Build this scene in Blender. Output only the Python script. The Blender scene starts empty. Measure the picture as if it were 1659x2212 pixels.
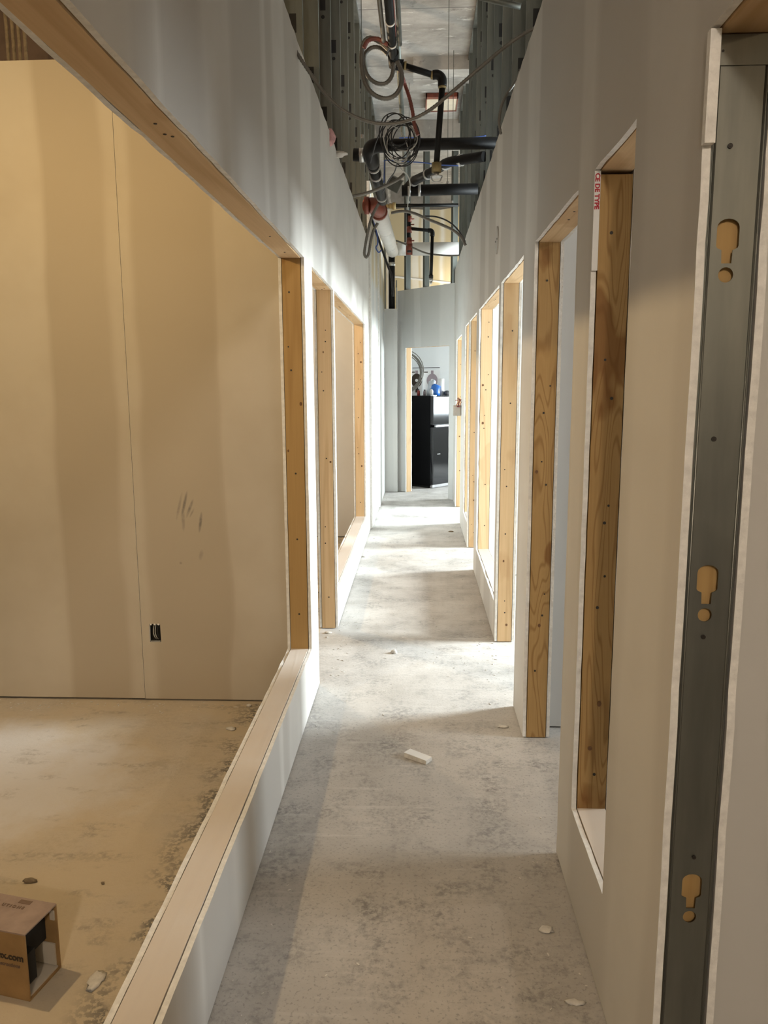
import bpy, bmesh, math, random
from mathutils import Vector, Matrix
random.seed(7)
SC = bpy.context.scene
COL = SC.collection
# ------------------------------------------------------------------ camera
F, CX, CY, H = 1700.0, 829.5, 1106.0, 1.55
MW = ((0.99905586, 0.04320463, -0.00455526),      # right
      (0.00249764, -0.16179987, -0.98682043),     # down
      (-0.04337225, 0.98587736, -0.16175502))     # forward
cd = bpy.data.cameras.new('camera')
cam = bpy.data.objects.new('camera', cd)
COL.objects.link(cam)
r, d, f = [Vector(v) for v in MW]
mat = Matrix((r, -d, -f)).transposed().to_4x4()
mat.translation = (0, 0, H)
cam.matrix_world = mat
cd.sensor_fit = 'VERTICAL'
cd.sensor_height = 24.0
cd.lens = F / 2212.0 * 24.0
cd.clip_start = 0.02
cd.clip_end = 200
SC.camera = cam
# ------------------------------------------------------------------ world, lights, exposure
SC.view_settings.view_transform = 'Standard'
SC.view_settings.look = 'None'
SC.view_settings.gamma = 1.0
SC.view_settings.use_curve_mapping = False
SC.view_settings.exposure = 0.36
wd = bpy.data.worlds.new('sky')
SC.world = wd
wd.use_nodes = True
bg = wd.node_tree.nodes['Background']
bg.inputs[0].default_value = (0.80, 0.90, 1.0, 1)
bg.inputs[1].default_value = 1.0
SC.cycles.diffuse_bounces = 4
SC.cycles.glossy_bounces = 2
SC.cycles.max_bounces = 5
SC.cycles.caustics_reflective = False
SC.cycles.adaptive_threshold = 0.1


def area(name, loc, sx, sz, power, color, rot):
    l = bpy.data.lights.new(name, 'AREA')
    l.shape = 'RECTANGLE'
    l.size, l.size_y = sx, sz
    l.energy = power
    l.color = color
    l.spread = 2.2
    o = bpy.data.objects.new(name, l)
    COL.objects.link(o)
    o.location = loc
    o.rotation_euler = rot
    return o


def point(name, loc, power, color, radius=0.04):
    l = bpy.data.lights.new(name, 'POINT')
    l.energy = power
    l.color = color
    l.shadow_soft_size = radius
    o = bpy.data.objects.new(name, l)
    COL.objects.link(o)
    o.location = loc
    return o


SKY = (0.86, 0.96, 1.0)
R90 = math.pi / 2
# daylight through the outside windows of the right-hand rooms: (centre Y, width, power)
WINS = [(2.75, 0.9, 34), (4.75, 0.95, 250), (7.35, 1.0, 250), (9.75, 1.1, 340), (12.0, 1.6, 165)]
for wy, ww, wp in WINS:
    area('window_daylight', (4.13, wy, 1.65), 1.5, ww, wp, SKY, (0, R90 - 0.38, 0))
WARM = (1.0, 0.71, 0.36)
point('work_or_fill_light', (-1.75, 2.1, 2.5), 56, WARM, 0.035)
point('work_or_fill_light', (-1.85, 5.9, 2.5), 95, (1.0, 0.74, 0.46), 0.035)
point('work_or_fill_light', (1.9, -0.9, 2.4), 12, (1.0, 0.72, 0.42), 0.06)  # unseen warm light added behind the camera, right-hand room
point('work_or_fill_light', (2.1, 2.45, 2.5), 22, (1.0, 0.86, 0.72), 0.06)
point('work_or_fill_light', (0.0, -2.2, 2.7), 125, (1.0, 0.86, 0.70), 0.10)  # fill light added behind the camera to brighten the near passage
point('work_or_fill_light', (0.9, 13.0, 3.0), 30, (1.0, 0.90, 0.74), 0.08)
point('work_or_fill_light', (-2.4, 10.4, 3.0), 30, (1.0, 0.90, 0.76), 0.08)  # unseen light added in the far left room


# ------------------------------------------------------------------ helpers
def at(px, py, X=None, Y=None, Z=None):
    a, b = (px - CX) / F, (py - CY) / F
    v = Vector(MW[0]) * a + Vector(MW[1]) * b + Vector(MW[2])
    t = X / v.x if X is not None else (Y / v.y if Y is not None else (Z - H) / v.z)
    return Vector((v.x * t, v.y * t, v.z * t + H))


def nd(nt, typ, **kw):
    n = nt.nodes.new(typ)
    for k, v in kw.items():
        setattr(n, k, v)
    return n


class NT:
    """small node-graph builder"""
    def __init__(s, name):
        s.m = bpy.data.materials.new(name)
        s.m.use_nodes = True
        s.t = s.m.node_tree
        s.b = s.t.nodes['Principled BSDF']

    def val(s, x, sock):
        if hasattr(x, 'links'):
            s.t.links.new(x, sock)
        else:
            sock.default_value = x

    def math(s, op, a, b=0.0, c=0.0, clamp=False):
        n = nd(s.t, 'ShaderNodeMath', operation=op, use_clamp=clamp)
        s.val(a, n.inputs[0]); s.val(b, n.inputs[1]); s.val(c, n.inputs[2])
        return n.outputs[0]

    def pos(s):
        return nd(s.t, 'ShaderNodeNewGeometry').outputs['Position']

    def obj(s):
        return nd(s.t, 'ShaderNodeTexCoord').outputs['Object']

    def rnd(s):
        return nd(s.t, 'ShaderNodeObjectInfo').outputs['Random']

    def sep(s, v):
        n = nd(s.t, 'ShaderNodeSeparateXYZ'); s.val(v, n.inputs[0])
        return n.outputs

    def comb(s, x, y, z):
        n = nd(s.t, 'ShaderNodeCombineXYZ')
        s.val(x, n.inputs[0]); s.val(y, n.inputs[1]); s.val(z, n.inputs[2])
        return n.outputs[0]

    def noise(s, v, scale, detail=3.0, rough=0.5, dist=0.0):
        n = nd(s.t, 'ShaderNodeTexNoise')
        s.val(v, n.inputs['Vector'])
        n.inputs['Scale'].default_value = scale
        n.inputs['Detail'].default_value = detail
        n.inputs['Roughness'].default_value = rough
        n.inputs['Distortion'].default_value = dist
        return n.outputs['Fac']

    def mapv(s, v, scale=(1, 1, 1), loc=(0, 0, 0)):
        n = nd(s.t, 'ShaderNodeMapping')
        s.val(v, n.inputs[0])
        n.inputs['Scale'].default_value = scale
        n.inputs['Location'].default_value = loc
        return n.outputs[0]

    def ramp(s, fac, stops, interp='LINEAR'):
        n = nd(s.t, 'ShaderNodeValToRGB')
        cr = n.color_ramp
        cr.interpolation = interp
        while len(cr.elements) < len(stops):
            cr.elements.new(0.5)
        for e, (p, c) in zip(cr.elements, stops):
            e.position = p
            e.color = (c, c, c, 1) if isinstance(c, (int, float)) else tuple(c) + (1,)
        s.val(fac, n.inputs[0])
        return n.outputs[0]

    def mix(s, fac, a, b, blend='MIX'):
        n = nd(s.t, 'ShaderNodeMix', data_type='RGBA', blend_type=blend)
        s.val(fac, n.inputs[0])
        for x, i in ((a, 6), (b, 7)):
            if isinstance(x, tuple):
                n.inputs[i].default_value = x + (1,)
            else:
                s.val(x, n.inputs[i])
        return n.outputs[2]

    def bump(s, h, strength=0.2, dist=0.01):
        n = nd(s.t, 'ShaderNodeBump')
        n.inputs['Strength'].default_value = strength
        n.inputs['Distance'].default_value = dist
        s.val(h, n.inputs['Height'])
        s.t.links.new(n.outputs[0], s.b.inputs['Normal'])

    def done(s, col, rough=0.8, metal=0.0, spec=None):
        if isinstance(col, tuple):
            s.b.inputs['Base Color'].default_value = col + (1,)
        else:
            s.t.links.new(col, s.b.inputs['Base Color'])
        s.val(rough, s.b.inputs['Roughness'])
        s.b.inputs['Metallic'].default_value = metal
        if spec is not None:
            s.b.inputs['Specular IOR Level'].default_value = spec
        return s.m


def bands(axis_val, lo, hi, items, n):
    """mud amount along one axis; items = (start, end, amount, softness)"""
    rng = hi - lo
    t = n.math('DIVIDE', n.math('SUBTRACT', axis_val, lo), rng)
    stops = [(0.0, 0.0)]
    for a, b, amt, sf in items:
        stops += [((a - sf - lo) / rng, 0.0), ((a - lo) / rng, amt), ((b - lo) / rng, amt), ((b + sf - lo) / rng, 0.0)]
    stops = [(min(1, max(0, p)), c) for p, c in stops]
    stops.sort(key=lambda q: q[0])
    return n.ramp(t, stops[:32])


PAPER = (0.52, 0.50, 0.47)
MUD = (0.66, 0.645, 0.615)


def mat_drywall(name, axis, lo, hi, items, paper=PAPER, mud=MUD, low=None, scuffs=None, tanz=None):
    n = NT(name)
    p = n.pos()
    sx = n.sep(p)
    wob = n.math('MULTIPLY', n.math('SUBTRACT', n.noise(n.mapv(p, (0.9, 0.9, 0.6)), 1.5, 2), 0.5), 0.16)
    u = n.math('ADD', sx[axis], wob)
    m = bands(u, lo, hi, items, n)
    fine = n.noise(p, 3.0, 3, 0.6)
    m2 = n.math('MULTIPLY', m, n.ramp(fine, [(0.25, 0.55), (0.6, 1.0)]))
    if low is not None:          # skim coat over the lowest strip
        lw = n.math('LESS_THAN', n.math('ADD', sx[2], n.math('MULTIPLY', wob, 0.3)), low)
        m2 = n.math('MAXIMUM', m2, n.math('MULTIPLY', lw, 0.6))
    base = n.mix(m2, paper, mud)
    if tanz is not None:         # bare tan board above the primed height
        tz, tcol = tanz
        k = n.math('GREATER_THAN', n.math('ADD', sx[2], n.math('MULTIPLY', n.noise(n.mapv(p, (1, 3.5, 0.4)), 2.0, 2), 0.5)), tz)
        k = n.math('MULTIPLY', k, n.math('SUBTRACT', 1.0, n.math('MULTIPLY', m, 0.9)))
        base = n.mix(k, base, tcol)
    var = n.ramp(n.noise(p, 0.9, 2, 0.55), [(0.3, (0.93, 0.93, 0.93)), (0.7, (1.03, 1.02, 1.0))])
    col = n.mix(1.0, base, var, 'MULTIPLY')
    if scuffs:
        tot = 0.0
        for (cx, cz, w, h, sl, amt) in scuffs:
            dx = n.math('SUBTRACT', n.math('SUBTRACT', sx[0], cx), n.math('MULTIPLY', n.math('SUBTRACT', sx[2], cz), sl))
            dz = n.math('SUBTRACT', sx[2], cz)
            q = n.math('ADD', n.math('POWER', n.math('DIVIDE', dx, w), 2.0), n.math('POWER', n.math('DIVIDE', dz, h), 2.0))
            e = n.math('MULTIPLY', n.math('SUBTRACT', 1.0, q, clamp=True), amt)
            tot = n.math('MAXIMUM', tot, e)
        tot = n.math('MULTIPLY', tot, n.ramp(n.noise(p, 45.0, 3), [(0.3, 0.4), (0.6, 1.0)]))
        col = n.mix(tot, col, (0.16, 0.15, 0.14))
    return n.done(col, 0.88, 0, 0.25)


def mat_plain(name, col, rough=0.6, metal=0.0, var=0.12, scale=14.0, bump=0.0, spec=None):
    n = NT(name)
    p = n.obj()
    v = n.ramp(n.noise(p, scale, 4, 0.6), [(0.3, (1 - var,) * 3), (0.7, (1 + var * 0.5,) * 3)])
    c = n.mix(1.0, col, v, 'MULTIPLY')
    if bump:
        n.bump(n.noise(p, scale * 3, 4), bump, 0.004)
    return n.done(c, rough, metal, spec)


def mat_wood(name, axis, light, dark, rings=9.0, stain=0.35, dust=0.0, across=7.0, along=0.45, ring_amt=0.5):
    n = NT(name)
    o = n.obj()
    rv = n.math('MULTIPLY', n.rnd(), 37.0)
    c = nd(n.t, 'ShaderNodeVectorMath', operation='ADD')
    n.val(o, c.inputs[0]); n.val(n.comb(rv, rv, rv), c.inputs[1])
    o2 = c.outputs[0]
    sc = [across] * 3
    sc[axis] = along
    big = n.noise(n.mapv(o2, tuple(sc)), 1.0, 2.0, 0.45, 0.3)
    g = n.math('SINE', n.math('MULTIPLY', big, rings * 6.283))
    ring = n.ramp(n.math('ADD', n.math('MULTIPLY', g, 0.5), 0.5), [(0.0, 1.0), (0.16, 0.35), (0.4, 0.0), (1.0, 0.12)])
    fs = [170.0] * 3
    fs[axis] = 4.0
    fib = n.ramp(n.noise(n.mapv(o2, tuple(fs)), 1.0, 3), [(0.3, 0.0), (0.75, 1.0)])
    col = n.mix(n.math('MULTIPLY', ring, ring_amt), light, dark)
    col = n.mix(n.math('MULTIPLY', fib, 0.22), col, dark)
    ss = [5.0] * 3
    ss[axis] = 2.4
    st = n.ramp(n.noise(n.mapv(o2, tuple(ss), (3, 1, 7)), 1.0, 3, 0.5), [(0.60, 0.0), (0.64, 1.0)])
    col = n.mix(n.math('MULTIPLY', st, stain), col, tuple(x * y for x, y in zip(dark, (0.85, 0.68, 0.5))))
    if dust:
        dd = n.ramp(n.noise(n.pos(), 5.0, 5, 0.65), [(0.3, dust * 0.82), (0.7, dust)])
        col = n.mix(dd, col, (0.66, 0.61, 0.56))
    n.bump(n.math('ADD', ring, n.math('MULTIPLY', fib, 0.4)), 0.12, 0.002)
    return n.done(col, 0.68, 0, 0.3)


def mat_floor():
    n = NT('dusty_concrete')
    p = n.pos()
    sx = n.sep(p)
    big = n.noise(p, 0.9, 6, 0.62)
    mid = n.noise(p, 5.5, 6, 0.66)
    fine = n.noise(p, 42.0, 5, 0.7)
    col = n.mix(n.ramp(big, [(0.35, 0.0), (0.62, 1.0)]), (0.34, 0.32, 0.295), (0.50, 0.47, 0.435))
    dk = n.math('MULTIPLY', n.ramp(mid, [(0.36, 1.0), (0.54, 0.0)]), n.ramp(fine, [(0.40, 1.0), (0.58, 0.0)]))
    col = n.mix(n.math('MULTIPLY', dk, 0.8), col, (0.15, 0.146, 0.142))
    sp = n.ramp(n.noise(p, 95.0, 3, 0.6), [(0.34, 0.6), (0.44, 0.0)])
    col = n.mix(sp, col, (0.20, 0.19, 0.18))
    # trowel streaks running across the passage and white sanding dust
    stv = n.noise(n.mapv(p, (2.0, 28.0, 1.0)), 1.0, 4, 0.6)
    col = n.mix(n.ramp(stv, [(0.58, 0.0), (0.75, 0.30)]), col, (0.66, 0.64, 0.61))
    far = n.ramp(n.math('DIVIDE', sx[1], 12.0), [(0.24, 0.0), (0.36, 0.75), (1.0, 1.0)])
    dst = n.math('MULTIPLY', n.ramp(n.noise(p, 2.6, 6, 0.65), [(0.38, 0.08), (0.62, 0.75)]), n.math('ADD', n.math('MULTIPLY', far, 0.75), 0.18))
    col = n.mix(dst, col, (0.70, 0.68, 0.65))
    # tracked strip of foot marks beside the low wall of the left room
    inroom = n.math('LESS_THAN', sx[0], -0.62)
    strip = n.ramp(n.math('MULTIPLY', n.math('ABSOLUTE', n.math('ADD', sx[0], 0.74)), 5.0), [(0.15, 1.0), (0.75, 0.0)])
    grit = n.ramp(n.noise(p, 55.0, 3, 0.6), [(0.47, 1.0), (0.56, 0.0)])
    mk = n.math('MULTIPLY', n.ramp(n.noise(p, 5.0, 4, 0.6), [(0.46, 0.0), (0.54, 1.0)]), grit)
    mk = n.math('MULTIPLY', n.math('MULTIPLY', mk, strip), inroom)
    tan = n.math('MULTIPLY', inroom, n.ramp(n.noise(p, 1.6, 4, 0.6), [(0.36, 0.5), (0.58, 0.95)]))
    col = n.mix(n.math('MULTIPLY', tan, 0.95), col, (0.55, 0.46, 0.33))
    ex_ = n.math('DIVIDE', n.math('ADD', sx[0], 2.05), 1.0)
    ey_ = n.math('DIVIDE', n.math('SUBTRACT', sx[1], 2.85), 0.62)
    dq_ = n.math('ADD', n.math('MULTIPLY', ex_, ex_), n.math('MULTIPLY', ey_, ey_))
    dq_ = n.math('ADD', dq_, n.math('MULTIPLY', n.math('SUBTRACT', n.noise(p, 3.5, 5, 0.65), 0.5), 1.6))
    col = n.mix(n.math('MULTIPLY', n.ramp(dq_, [(0.45, 0.75), (1.0, 0.0)]), inroom), col, (0.62, 0.60, 0.585))
    foot = n.math('MULTIPLY', n.math('MULTIPLY', inroom, n.ramp(n.noise(n.mapv(p, (1, 2.4, 1)), 4.0, 5, 0.6), [(0.55, 0.0), (0.66, 0.6)])), n.ramp(fine, [(0.42, 0.0), (0.56, 1.0)]))
    col = n.mix(foot, col, (0.27, 0.235, 0.19))
    col = n.mix(n.math('MULTIPLY', mk, 0.9), col, (0.14, 0.135, 0.125))
    n.bump(n.noise(p, 34.0, 3, 0.7), 0.22, 0.006)
    return n.done(col, 0.86, 0, 0.25)


def mat_deck():
    n = NT('board_marked_concrete')
    p = n.pos()
    big = n.noise(n.mapv(p, (1.0, 1.6, 1)), 1.2, 6, 0.65)
    col = n.mix(n.ramp(big, [(0.35, 0.0), (0.65, 1.0)]), (0.22, 0.205, 0.185), (0.46, 0.435, 0.40))
    sp = n.ramp(n.noise(n.mapv(p, (3.0, 9.0, 1)), 1.3, 5, 0.7), [(0.60, 0.0), (0.70, 1.0)])
    col = n.mix(sp, col, (0.66, 0.64, 0.60))
    dk = n.ramp(n.noise(p, 7.0, 4, 0.6), [(0.30, 0.7), (0.38, 0.0)])
    col = n.mix(dk, col, (0.17, 0.16, 0.15))
    sy = n.sep(p)[1]
    ln = n.math('PINGPONG', sy, 0.61)
    col = n.mix(n.math('LESS_THAN', ln, 0.006), col, (0.18, 0.17, 0.16))
    n.bump(n.noise(p, 24.0, 5, 0.6), 0.3, 0.01)
    return n.done(col, 0.85, 0, 0.25)


def mat_galv(name, tint=(0.42, 0.46, 0.46), rough=0.42):
    n = NT(name)
    p = n.pos()
    v = n.ramp(n.noise(n.mapv(p, (18, 18, 2.2)), 1.0, 4, 0.6), [(0.3, (0.75, 0.76, 0.76)), (0.7, (1.08, 1.07, 1.05))])
    c = n.mix(1.0, tint, v, 'MULTIPLY')
    rr = n.math('ADD', n.math('MULTIPLY', n.noise(p, 9.0, 3), 0.2), rough - 0.1)
    return n.done(c, rr, 0.85)


PINE_L, PINE_D = (0.66, 0.47, 0.27), (0.40, 0.235, 0.10)
PLY_L, PLY_D = (0.42, 0.265, 0.105), (0.21, 0.105, 0.03)
M = dict(
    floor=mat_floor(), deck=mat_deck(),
    gyp=mat_plain('cut_gypsum_edge', (0.80, 0.785, 0.75), 0.9, 0, 0.16, 40, 0.5),
    pine_v=mat_wood('pine_upright', 2, PINE_L, PINE_D, 5, 0.18, 0, 8, 0.35, 0.35),
    pine_h=mat_wood('pine_lengthwise', 1, PINE_L, PINE_D, 5, 0.30, 0, 8, 0.35, 0.35),
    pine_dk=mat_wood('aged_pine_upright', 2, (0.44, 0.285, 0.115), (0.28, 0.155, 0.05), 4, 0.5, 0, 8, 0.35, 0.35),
    sill=mat_wood('dusty_pine_lengthwise', 1, PINE_L, PINE_D, 5, 0.15, 0.95, 9, 0.5, 0.35),
    ply_v=mat_wood('grained_ply_upright', 2, PLY_L, PLY_D, 16, 0.7, 0, 9, 1.1, 0.6),
    galv=mat_galv('galvanised_steel', (0.225, 0.23, 0.21), 0.45),
    galv_dk=mat_galv('dull_galvanised_steel', (0.15, 0.158, 0.142), 0.55),
    black=mat_plain('black_pipe', (0.006, 0.006, 0.0055), 0.5, 0, 0.3, 20, 0, 0.25),
    abs=mat_plain('dusty_black_plastic', (0.007, 0.007, 0.007), 0.55, 0, 0.5, 9, 0, 0.25),
    brass=mat_plain('yellow_sealant', (0.30, 0.23, 0.10), 0.6, 0, 0.3, 30),
    redpipe=mat_plain('red_oxide_fitting', (0.21, 0.045, 0.022), 0.5, 0, 0.3, 18),
    white=mat_plain('white_pipe_jacket', (0.78, 0.77, 0.74), 0.6, 0, 0.06, 8),
    band=mat_plain('steel_clamp_band', (0.55, 0.55, 0.54), 0.35, 0.8, 0.2, 25),
    flex=mat_plain('grey_armour', (0.17, 0.16, 0.14), 0.45, 0.4, 0.2, 30),
    flexred=mat_plain('rust_red_armour', (0.20, 0.06, 0.045), 0.5, 0.2, 0.2, 30),
    wireb=mat_plain('black_wire_sheath', (0.015, 0.015, 0.017), 0.45, 0, 0.2, 20),
    wirew=mat_plain('white_wire_sheath', (0.46, 0.45, 0.42), 0.5, 0, 0.1, 20),
    wireblue=mat_plain('blue_wire_sheath', (0.06, 0.12, 0.38), 0.5, 0, 0.1, 20),
    wirered=mat_plain('red_wire_sheath', (0.30, 0.04, 0.03), 0.5, 0, 0.1, 20),
    nail=mat_plain('dark_nail_head', (0.035, 0.030, 0.026), 0.5, 0.3, 0.2, 50),
    knot=mat_plain('brown_knot', (0.16, 0.075, 0.028), 0.7, 0, 0.3, 60),
    card=mat_plain('brown_cardboard', (0.30, 0.18, 0.07), 0.85, 0, 0.2, 12),
    cardtop=mat_plain('scuffed_cardboard', (0.30, 0.215, 0.165), 0.85, 0, 0.25, 14),
    cardin=mat_plain('pale_carton_lining', (0.50, 0.45, 0.37), 0.85, 0, 0.1, 10),
    ink=mat_plain('dark_print', (0.035, 0.022, 0.012), 0.8, 0, 0.1, 10),
    inkb=mat_plain('faded_brown_print', (0.16, 0.10, 0.065), 0.8, 0, 0.1, 10),
    inkr=mat_plain('red_print', (0.42, 0.02, 0.035), 0.8, 0, 0.1, 10),
    dark=mat_plain('black_or_recess_shade', (0.012, 0.011, 0.010), 0.9, 0, 0.2, 10),  # black parts; also paints shade into punched holes, outlet hole and wall core
    gloss=mat_plain('gloss_black_enamel', (0.010, 0.011, 0.013), 0.09, 0, 0.2, 6, 0, 0.6),
    side=mat_plain('satin_black_enamel', (0.004, 0.004, 0.0045), 0.5, 0, 0.2, 6, 0, 0.12),
    chrome=mat_plain('bright_trim', (0.75, 0.76, 0.78), 0.2, 0.9, 0.05, 8),
    paper=mat_plain('white_carton', (0.74, 0.74, 0.73), 0.7, 0, 0.06, 8),
    greyprint=mat_plain('grey_print', (0.33, 0.27, 0.29), 0.7, 0, 0.1, 8),
    bagblue=mat_plain('blue_plastic_film', (0.03, 0.16, 0.55), 0.3, 0, 0.3, 16),
    bagclear=mat_plain('milky_plastic_film', (0.55, 0.60, 0.66), 0.25, 0, 0.2, 16),
    cloth=mat_plain('dark_cloth', (0.10, 0.10, 0.105), 0.9, 0, 0.3, 30),
    insul=mat_plain('yellow_insulation', (0.55, 0.48, 0.22), 0.95, 0, 0.3, 40, 0.6),
    pink=mat_plain('pink_insulation', (0.62, 0.36, 0.36), 0.95, 0, 0.3, 40, 0.6),
    plast=mat_plain('plaster_lump', (0.66, 0.63, 0.58), 0.9, 0, 0.2, 40, 0.5),
    stone=mat_plain('brown_lump', (0.22, 0.17, 0.11), 0.9, 0, 0.3, 40, 0.5),
    cream=mat_plain('cream_panel', (0.72, 0.64, 0.50), 0.6, 0, 0.1, 10),
    greybox=mat_plain('grey_plastic_box', (0.46, 0.44, 0.41), 0.5, 0, 0.1, 20),
    greywood=mat_plain('grey_metal_box', (0.30, 0.295, 0.275), 0.5, 0.3, 0.3, 14),
)


# ------------------------------------------------------------------ mesh building
def empty(name, loc=(0, 0, 0), **tags):
    o = bpy.data.objects.new(name, None)
    o.empty_display_size = 0.1
    COL.objects.link(o)
    o.location = loc
    for k, v in tags.items():
        o[k] = v
    return o


def worldloc(o):
    v = Vector((0, 0, 0))
    while o is not None:
        v += o.location
        o = o.parent
    return v


def smooth_pts(pts, per=8):
    pts = [Vector(p) for p in pts]
    if len(pts) < 3:
        return pts
    q = [pts[0] * 2 - pts[1]] + pts + [pts[-1] * 2 - pts[-2]]
    out = []
    for i in range(1, len(q) - 2):
        a, b, c, e = q[i - 1], q[i], q[i + 1], q[i + 2]
        for k in range(per):
            t = k / per
            out.append(0.5 * (2 * b + (c - a) * t + (2 * a - 5 * b + 4 * c - e) * t * t + (3 * b - a - 3 * c + e) * t ** 3))
    out.append(pts[-1])
    return out


class MB:
    def __init__(s):
        s.v, s.f, s.mi, s.sm = [], [], [], []

    def face(s, idx, mi=0, sm=False):
        s.f.append(tuple(idx)); s.mi.append(mi); s.sm.append(sm)

    def box(s, x0, x1, y0, y1, z0, z1, mi=0):
        b = len(s.v)
        for z in (z0, z1):
            s.v += [(x0, y0, z), (x1, y0, z), (x1, y1, z), (x0, y1, z)]
        for q in ((0, 3, 2, 1), (4, 5, 6, 7), (0, 1, 5, 4), (1, 2, 6, 5), (2, 3, 7, 6), (3, 0, 4, 7)):
            s.face([b + i for i in q], mi)
        return s

    def hull(s, pts, mi=0):
        """8 points, bottom ring then top ring"""
        b = len(s.v)
        s.v += [tuple(p) for p in pts]
        for q in ((0, 3, 2, 1), (4, 5, 6, 7), (0, 1, 5, 4), (1, 2, 6, 5), (2, 3, 7, 6), (3, 0, 4, 7)):
            s.face([b + i for i in q], mi)
        return s

    def prism(s, poly, z0, z1, mi=0):
        b, n = len(s.v), len(poly)
        s.v += [(p[0], p[1], z0) for p in poly] + [(p[0], p[1], z1) for p in poly]
        s.face([b + i for i in range(n - 1, -1, -1)], mi)
        s.face([b + n + i for i in range(n)], mi)
        for i in range(n):
            j = (i + 1) % n
            s.face([b + i, b + j, b + n + j, b + n + i], mi)
        return s

    def tube(s, pts, rad, seg=12, ridge=0.0, pitch=0.012, closed=False, mi=0):
        pts = [Vector(p) for p in pts]
        if ridge:
            L, new = 0.0, [pts[0]]
            acc = [0.0]
            for a, b in zip(pts, pts[1:]):
                acc.append(acc[-1] + (b - a).length)
            n = max(4, int(acc[-1] / (pitch / 2)))
            new, k = [], 0
            for i in range(n + 1):
                t = acc[-1] * i / n
                while k < len(pts) - 2 and acc[k + 1] < t:
                    k += 1
                w = (t - acc[k]) / max(1e-9, acc[k + 1] - acc[k])
                new.append(pts[k].lerp(pts[k + 1], w))
            pts = new
        b0, n = len(s.v), len(pts)
        t0 = (pts[1] - pts[0]).normalized()
        up = Vector((0, 0, 1)) if abs(t0.z) < 0.9 else Vector((1, 0, 0))
        side = t0.cross(up).normalized()
        for i, p in enumerate(pts):
            t = (pts[min(n - 1, i + 1)] - pts[max(0, i - 1)])
            t = t.normalized() if t.length > 1e-9 else t0
            side = (side - t * side.dot(t)).normalized()
            bi = t.cross(side)
            r_ = rad[i] if isinstance(rad, (list, tuple)) else rad
            if ridge and i % 2:
                r_ -= ridge
            for k in range(seg):
                a = 2 * math.pi * k / seg
                q = p + (side * math.cos(a) + bi * math.sin(a)) * r_
                s.v.append(tuple(q))
        for i in range(n - 1):
            for k in range(seg):
                k2 = (k + 1) % seg
                s.face([b0 + i * seg + k, b0 + i * seg + k2, b0 + (i + 1) * seg + k2, b0 + (i + 1) * seg + k], mi, seg > 6)
        if not closed:
            s.face([b0 + k for k in range(seg - 1, -1, -1)], mi)
            s.face([b0 + (n - 1) * seg + k for k in range(seg)], mi)
        return s

    def lump(s, c, rx, ry, rz, rough=0.25, rows=6, seg=9, mi=0, flat=True):
        b = len(s.v)
        for i in range(rows + 1):
            th = math.pi * i / rows
            for k in range(seg):
                a = 2 * math.pi * k / seg
                j = 1 + random.uniform(-rough, rough)
                s.v.append((c[0] + rx * j * math.sin(th) * math.cos(a), c[1] + ry * j * math.sin(th) * math.sin(a),
                            c[2] + rz * (math.cos(th) * (1 if not flat else max(-0.6, math.cos(th)) / (math.cos(th) or 1)))))
        for i in range(rows):
            for k in range(seg):
                k2 = (k + 1) % seg
                s.face([b + i * seg + k, b + (i + 1) * seg + k, b + (i + 1) * seg + k2, b + i * seg + k2], mi, True)
        return s

    def disc(s, c, nrm, r, h=0.001, seg=10, mi=0, squash=1.0):
        n = Vector(nrm).normalized()
        s.v_start = len(s.v)
        up = Vector((0, 0, 1)) if abs(n.z) < 0.9 else Vector((0, 1, 0))
        a1 = n.cross(up).normalized()
        a2 = n.cross(a1)
        b = len(s.v)
        c = Vector(c)
        for hh in (-h, h):
            for k in range(seg):
                a = 2 * math.pi * k / seg
                s.v.append(tuple(c + n * hh + a1 * r * squash * math.cos(a) + a2 * r * math.sin(a)))
        s.face([b + k for k in range(seg - 1, -1, -1)], mi)
        s.face([b + seg + k for k in range(seg)], mi)
        for k in range(seg):
            k2 = (k + 1) % seg
            s.face([b + k, b + k2, b + seg + k2, b + seg + k], mi)
        return s

    def build(s, name, mats, parent=None, bevel=0.0, **tags):
        if not isinstance(mats, (list, tuple)):
            mats = [mats]
        xs, ys, zs = zip(*s.v)
        org = Vector(((min(xs) + max(xs)) / 2, (min(ys) + max(ys)) / 2, min(zs)))
        me = bpy.data.meshes.new(name)
        me.from_pydata([(x - org.x, y - org.y, z - org.z) for x, y, z in s.v], [], s.f)
        for m in mats:
            me.materials.append(m)
        me.polygons.foreach_set('material_index', s.mi)
        me.polygons.foreach_set('use_smooth', s.sm)
        bm = bmesh.new(); bm.from_mesh(me)
        bmesh.ops.recalc_face_normals(bm, faces=bm.faces)
        if bevel:
            bmesh.ops.bevel(bm, geom=[e for e in bm.edges], offset=bevel, segments=2, affect='EDGES', profile=0.5)
        bm.to_mesh(me); bm.free()
        o = bpy.data.objects.new(name, me)
        COL.objects.link(o)
        o.location = org - (worldloc(parent) if parent else Vector((0, 0, 0)))
        o.parent = parent
        for k, v in tags.items():
            o[k] = v
        return o


def struct(name, loc=(0, 0, 0)):
    return empty(name, loc, kind='structure')


def frange(a, b, st):
    n = max(1, int(round((b - a) / st)))
    return [a + (b - a) * i / n for i in range(n + 1)]


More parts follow.
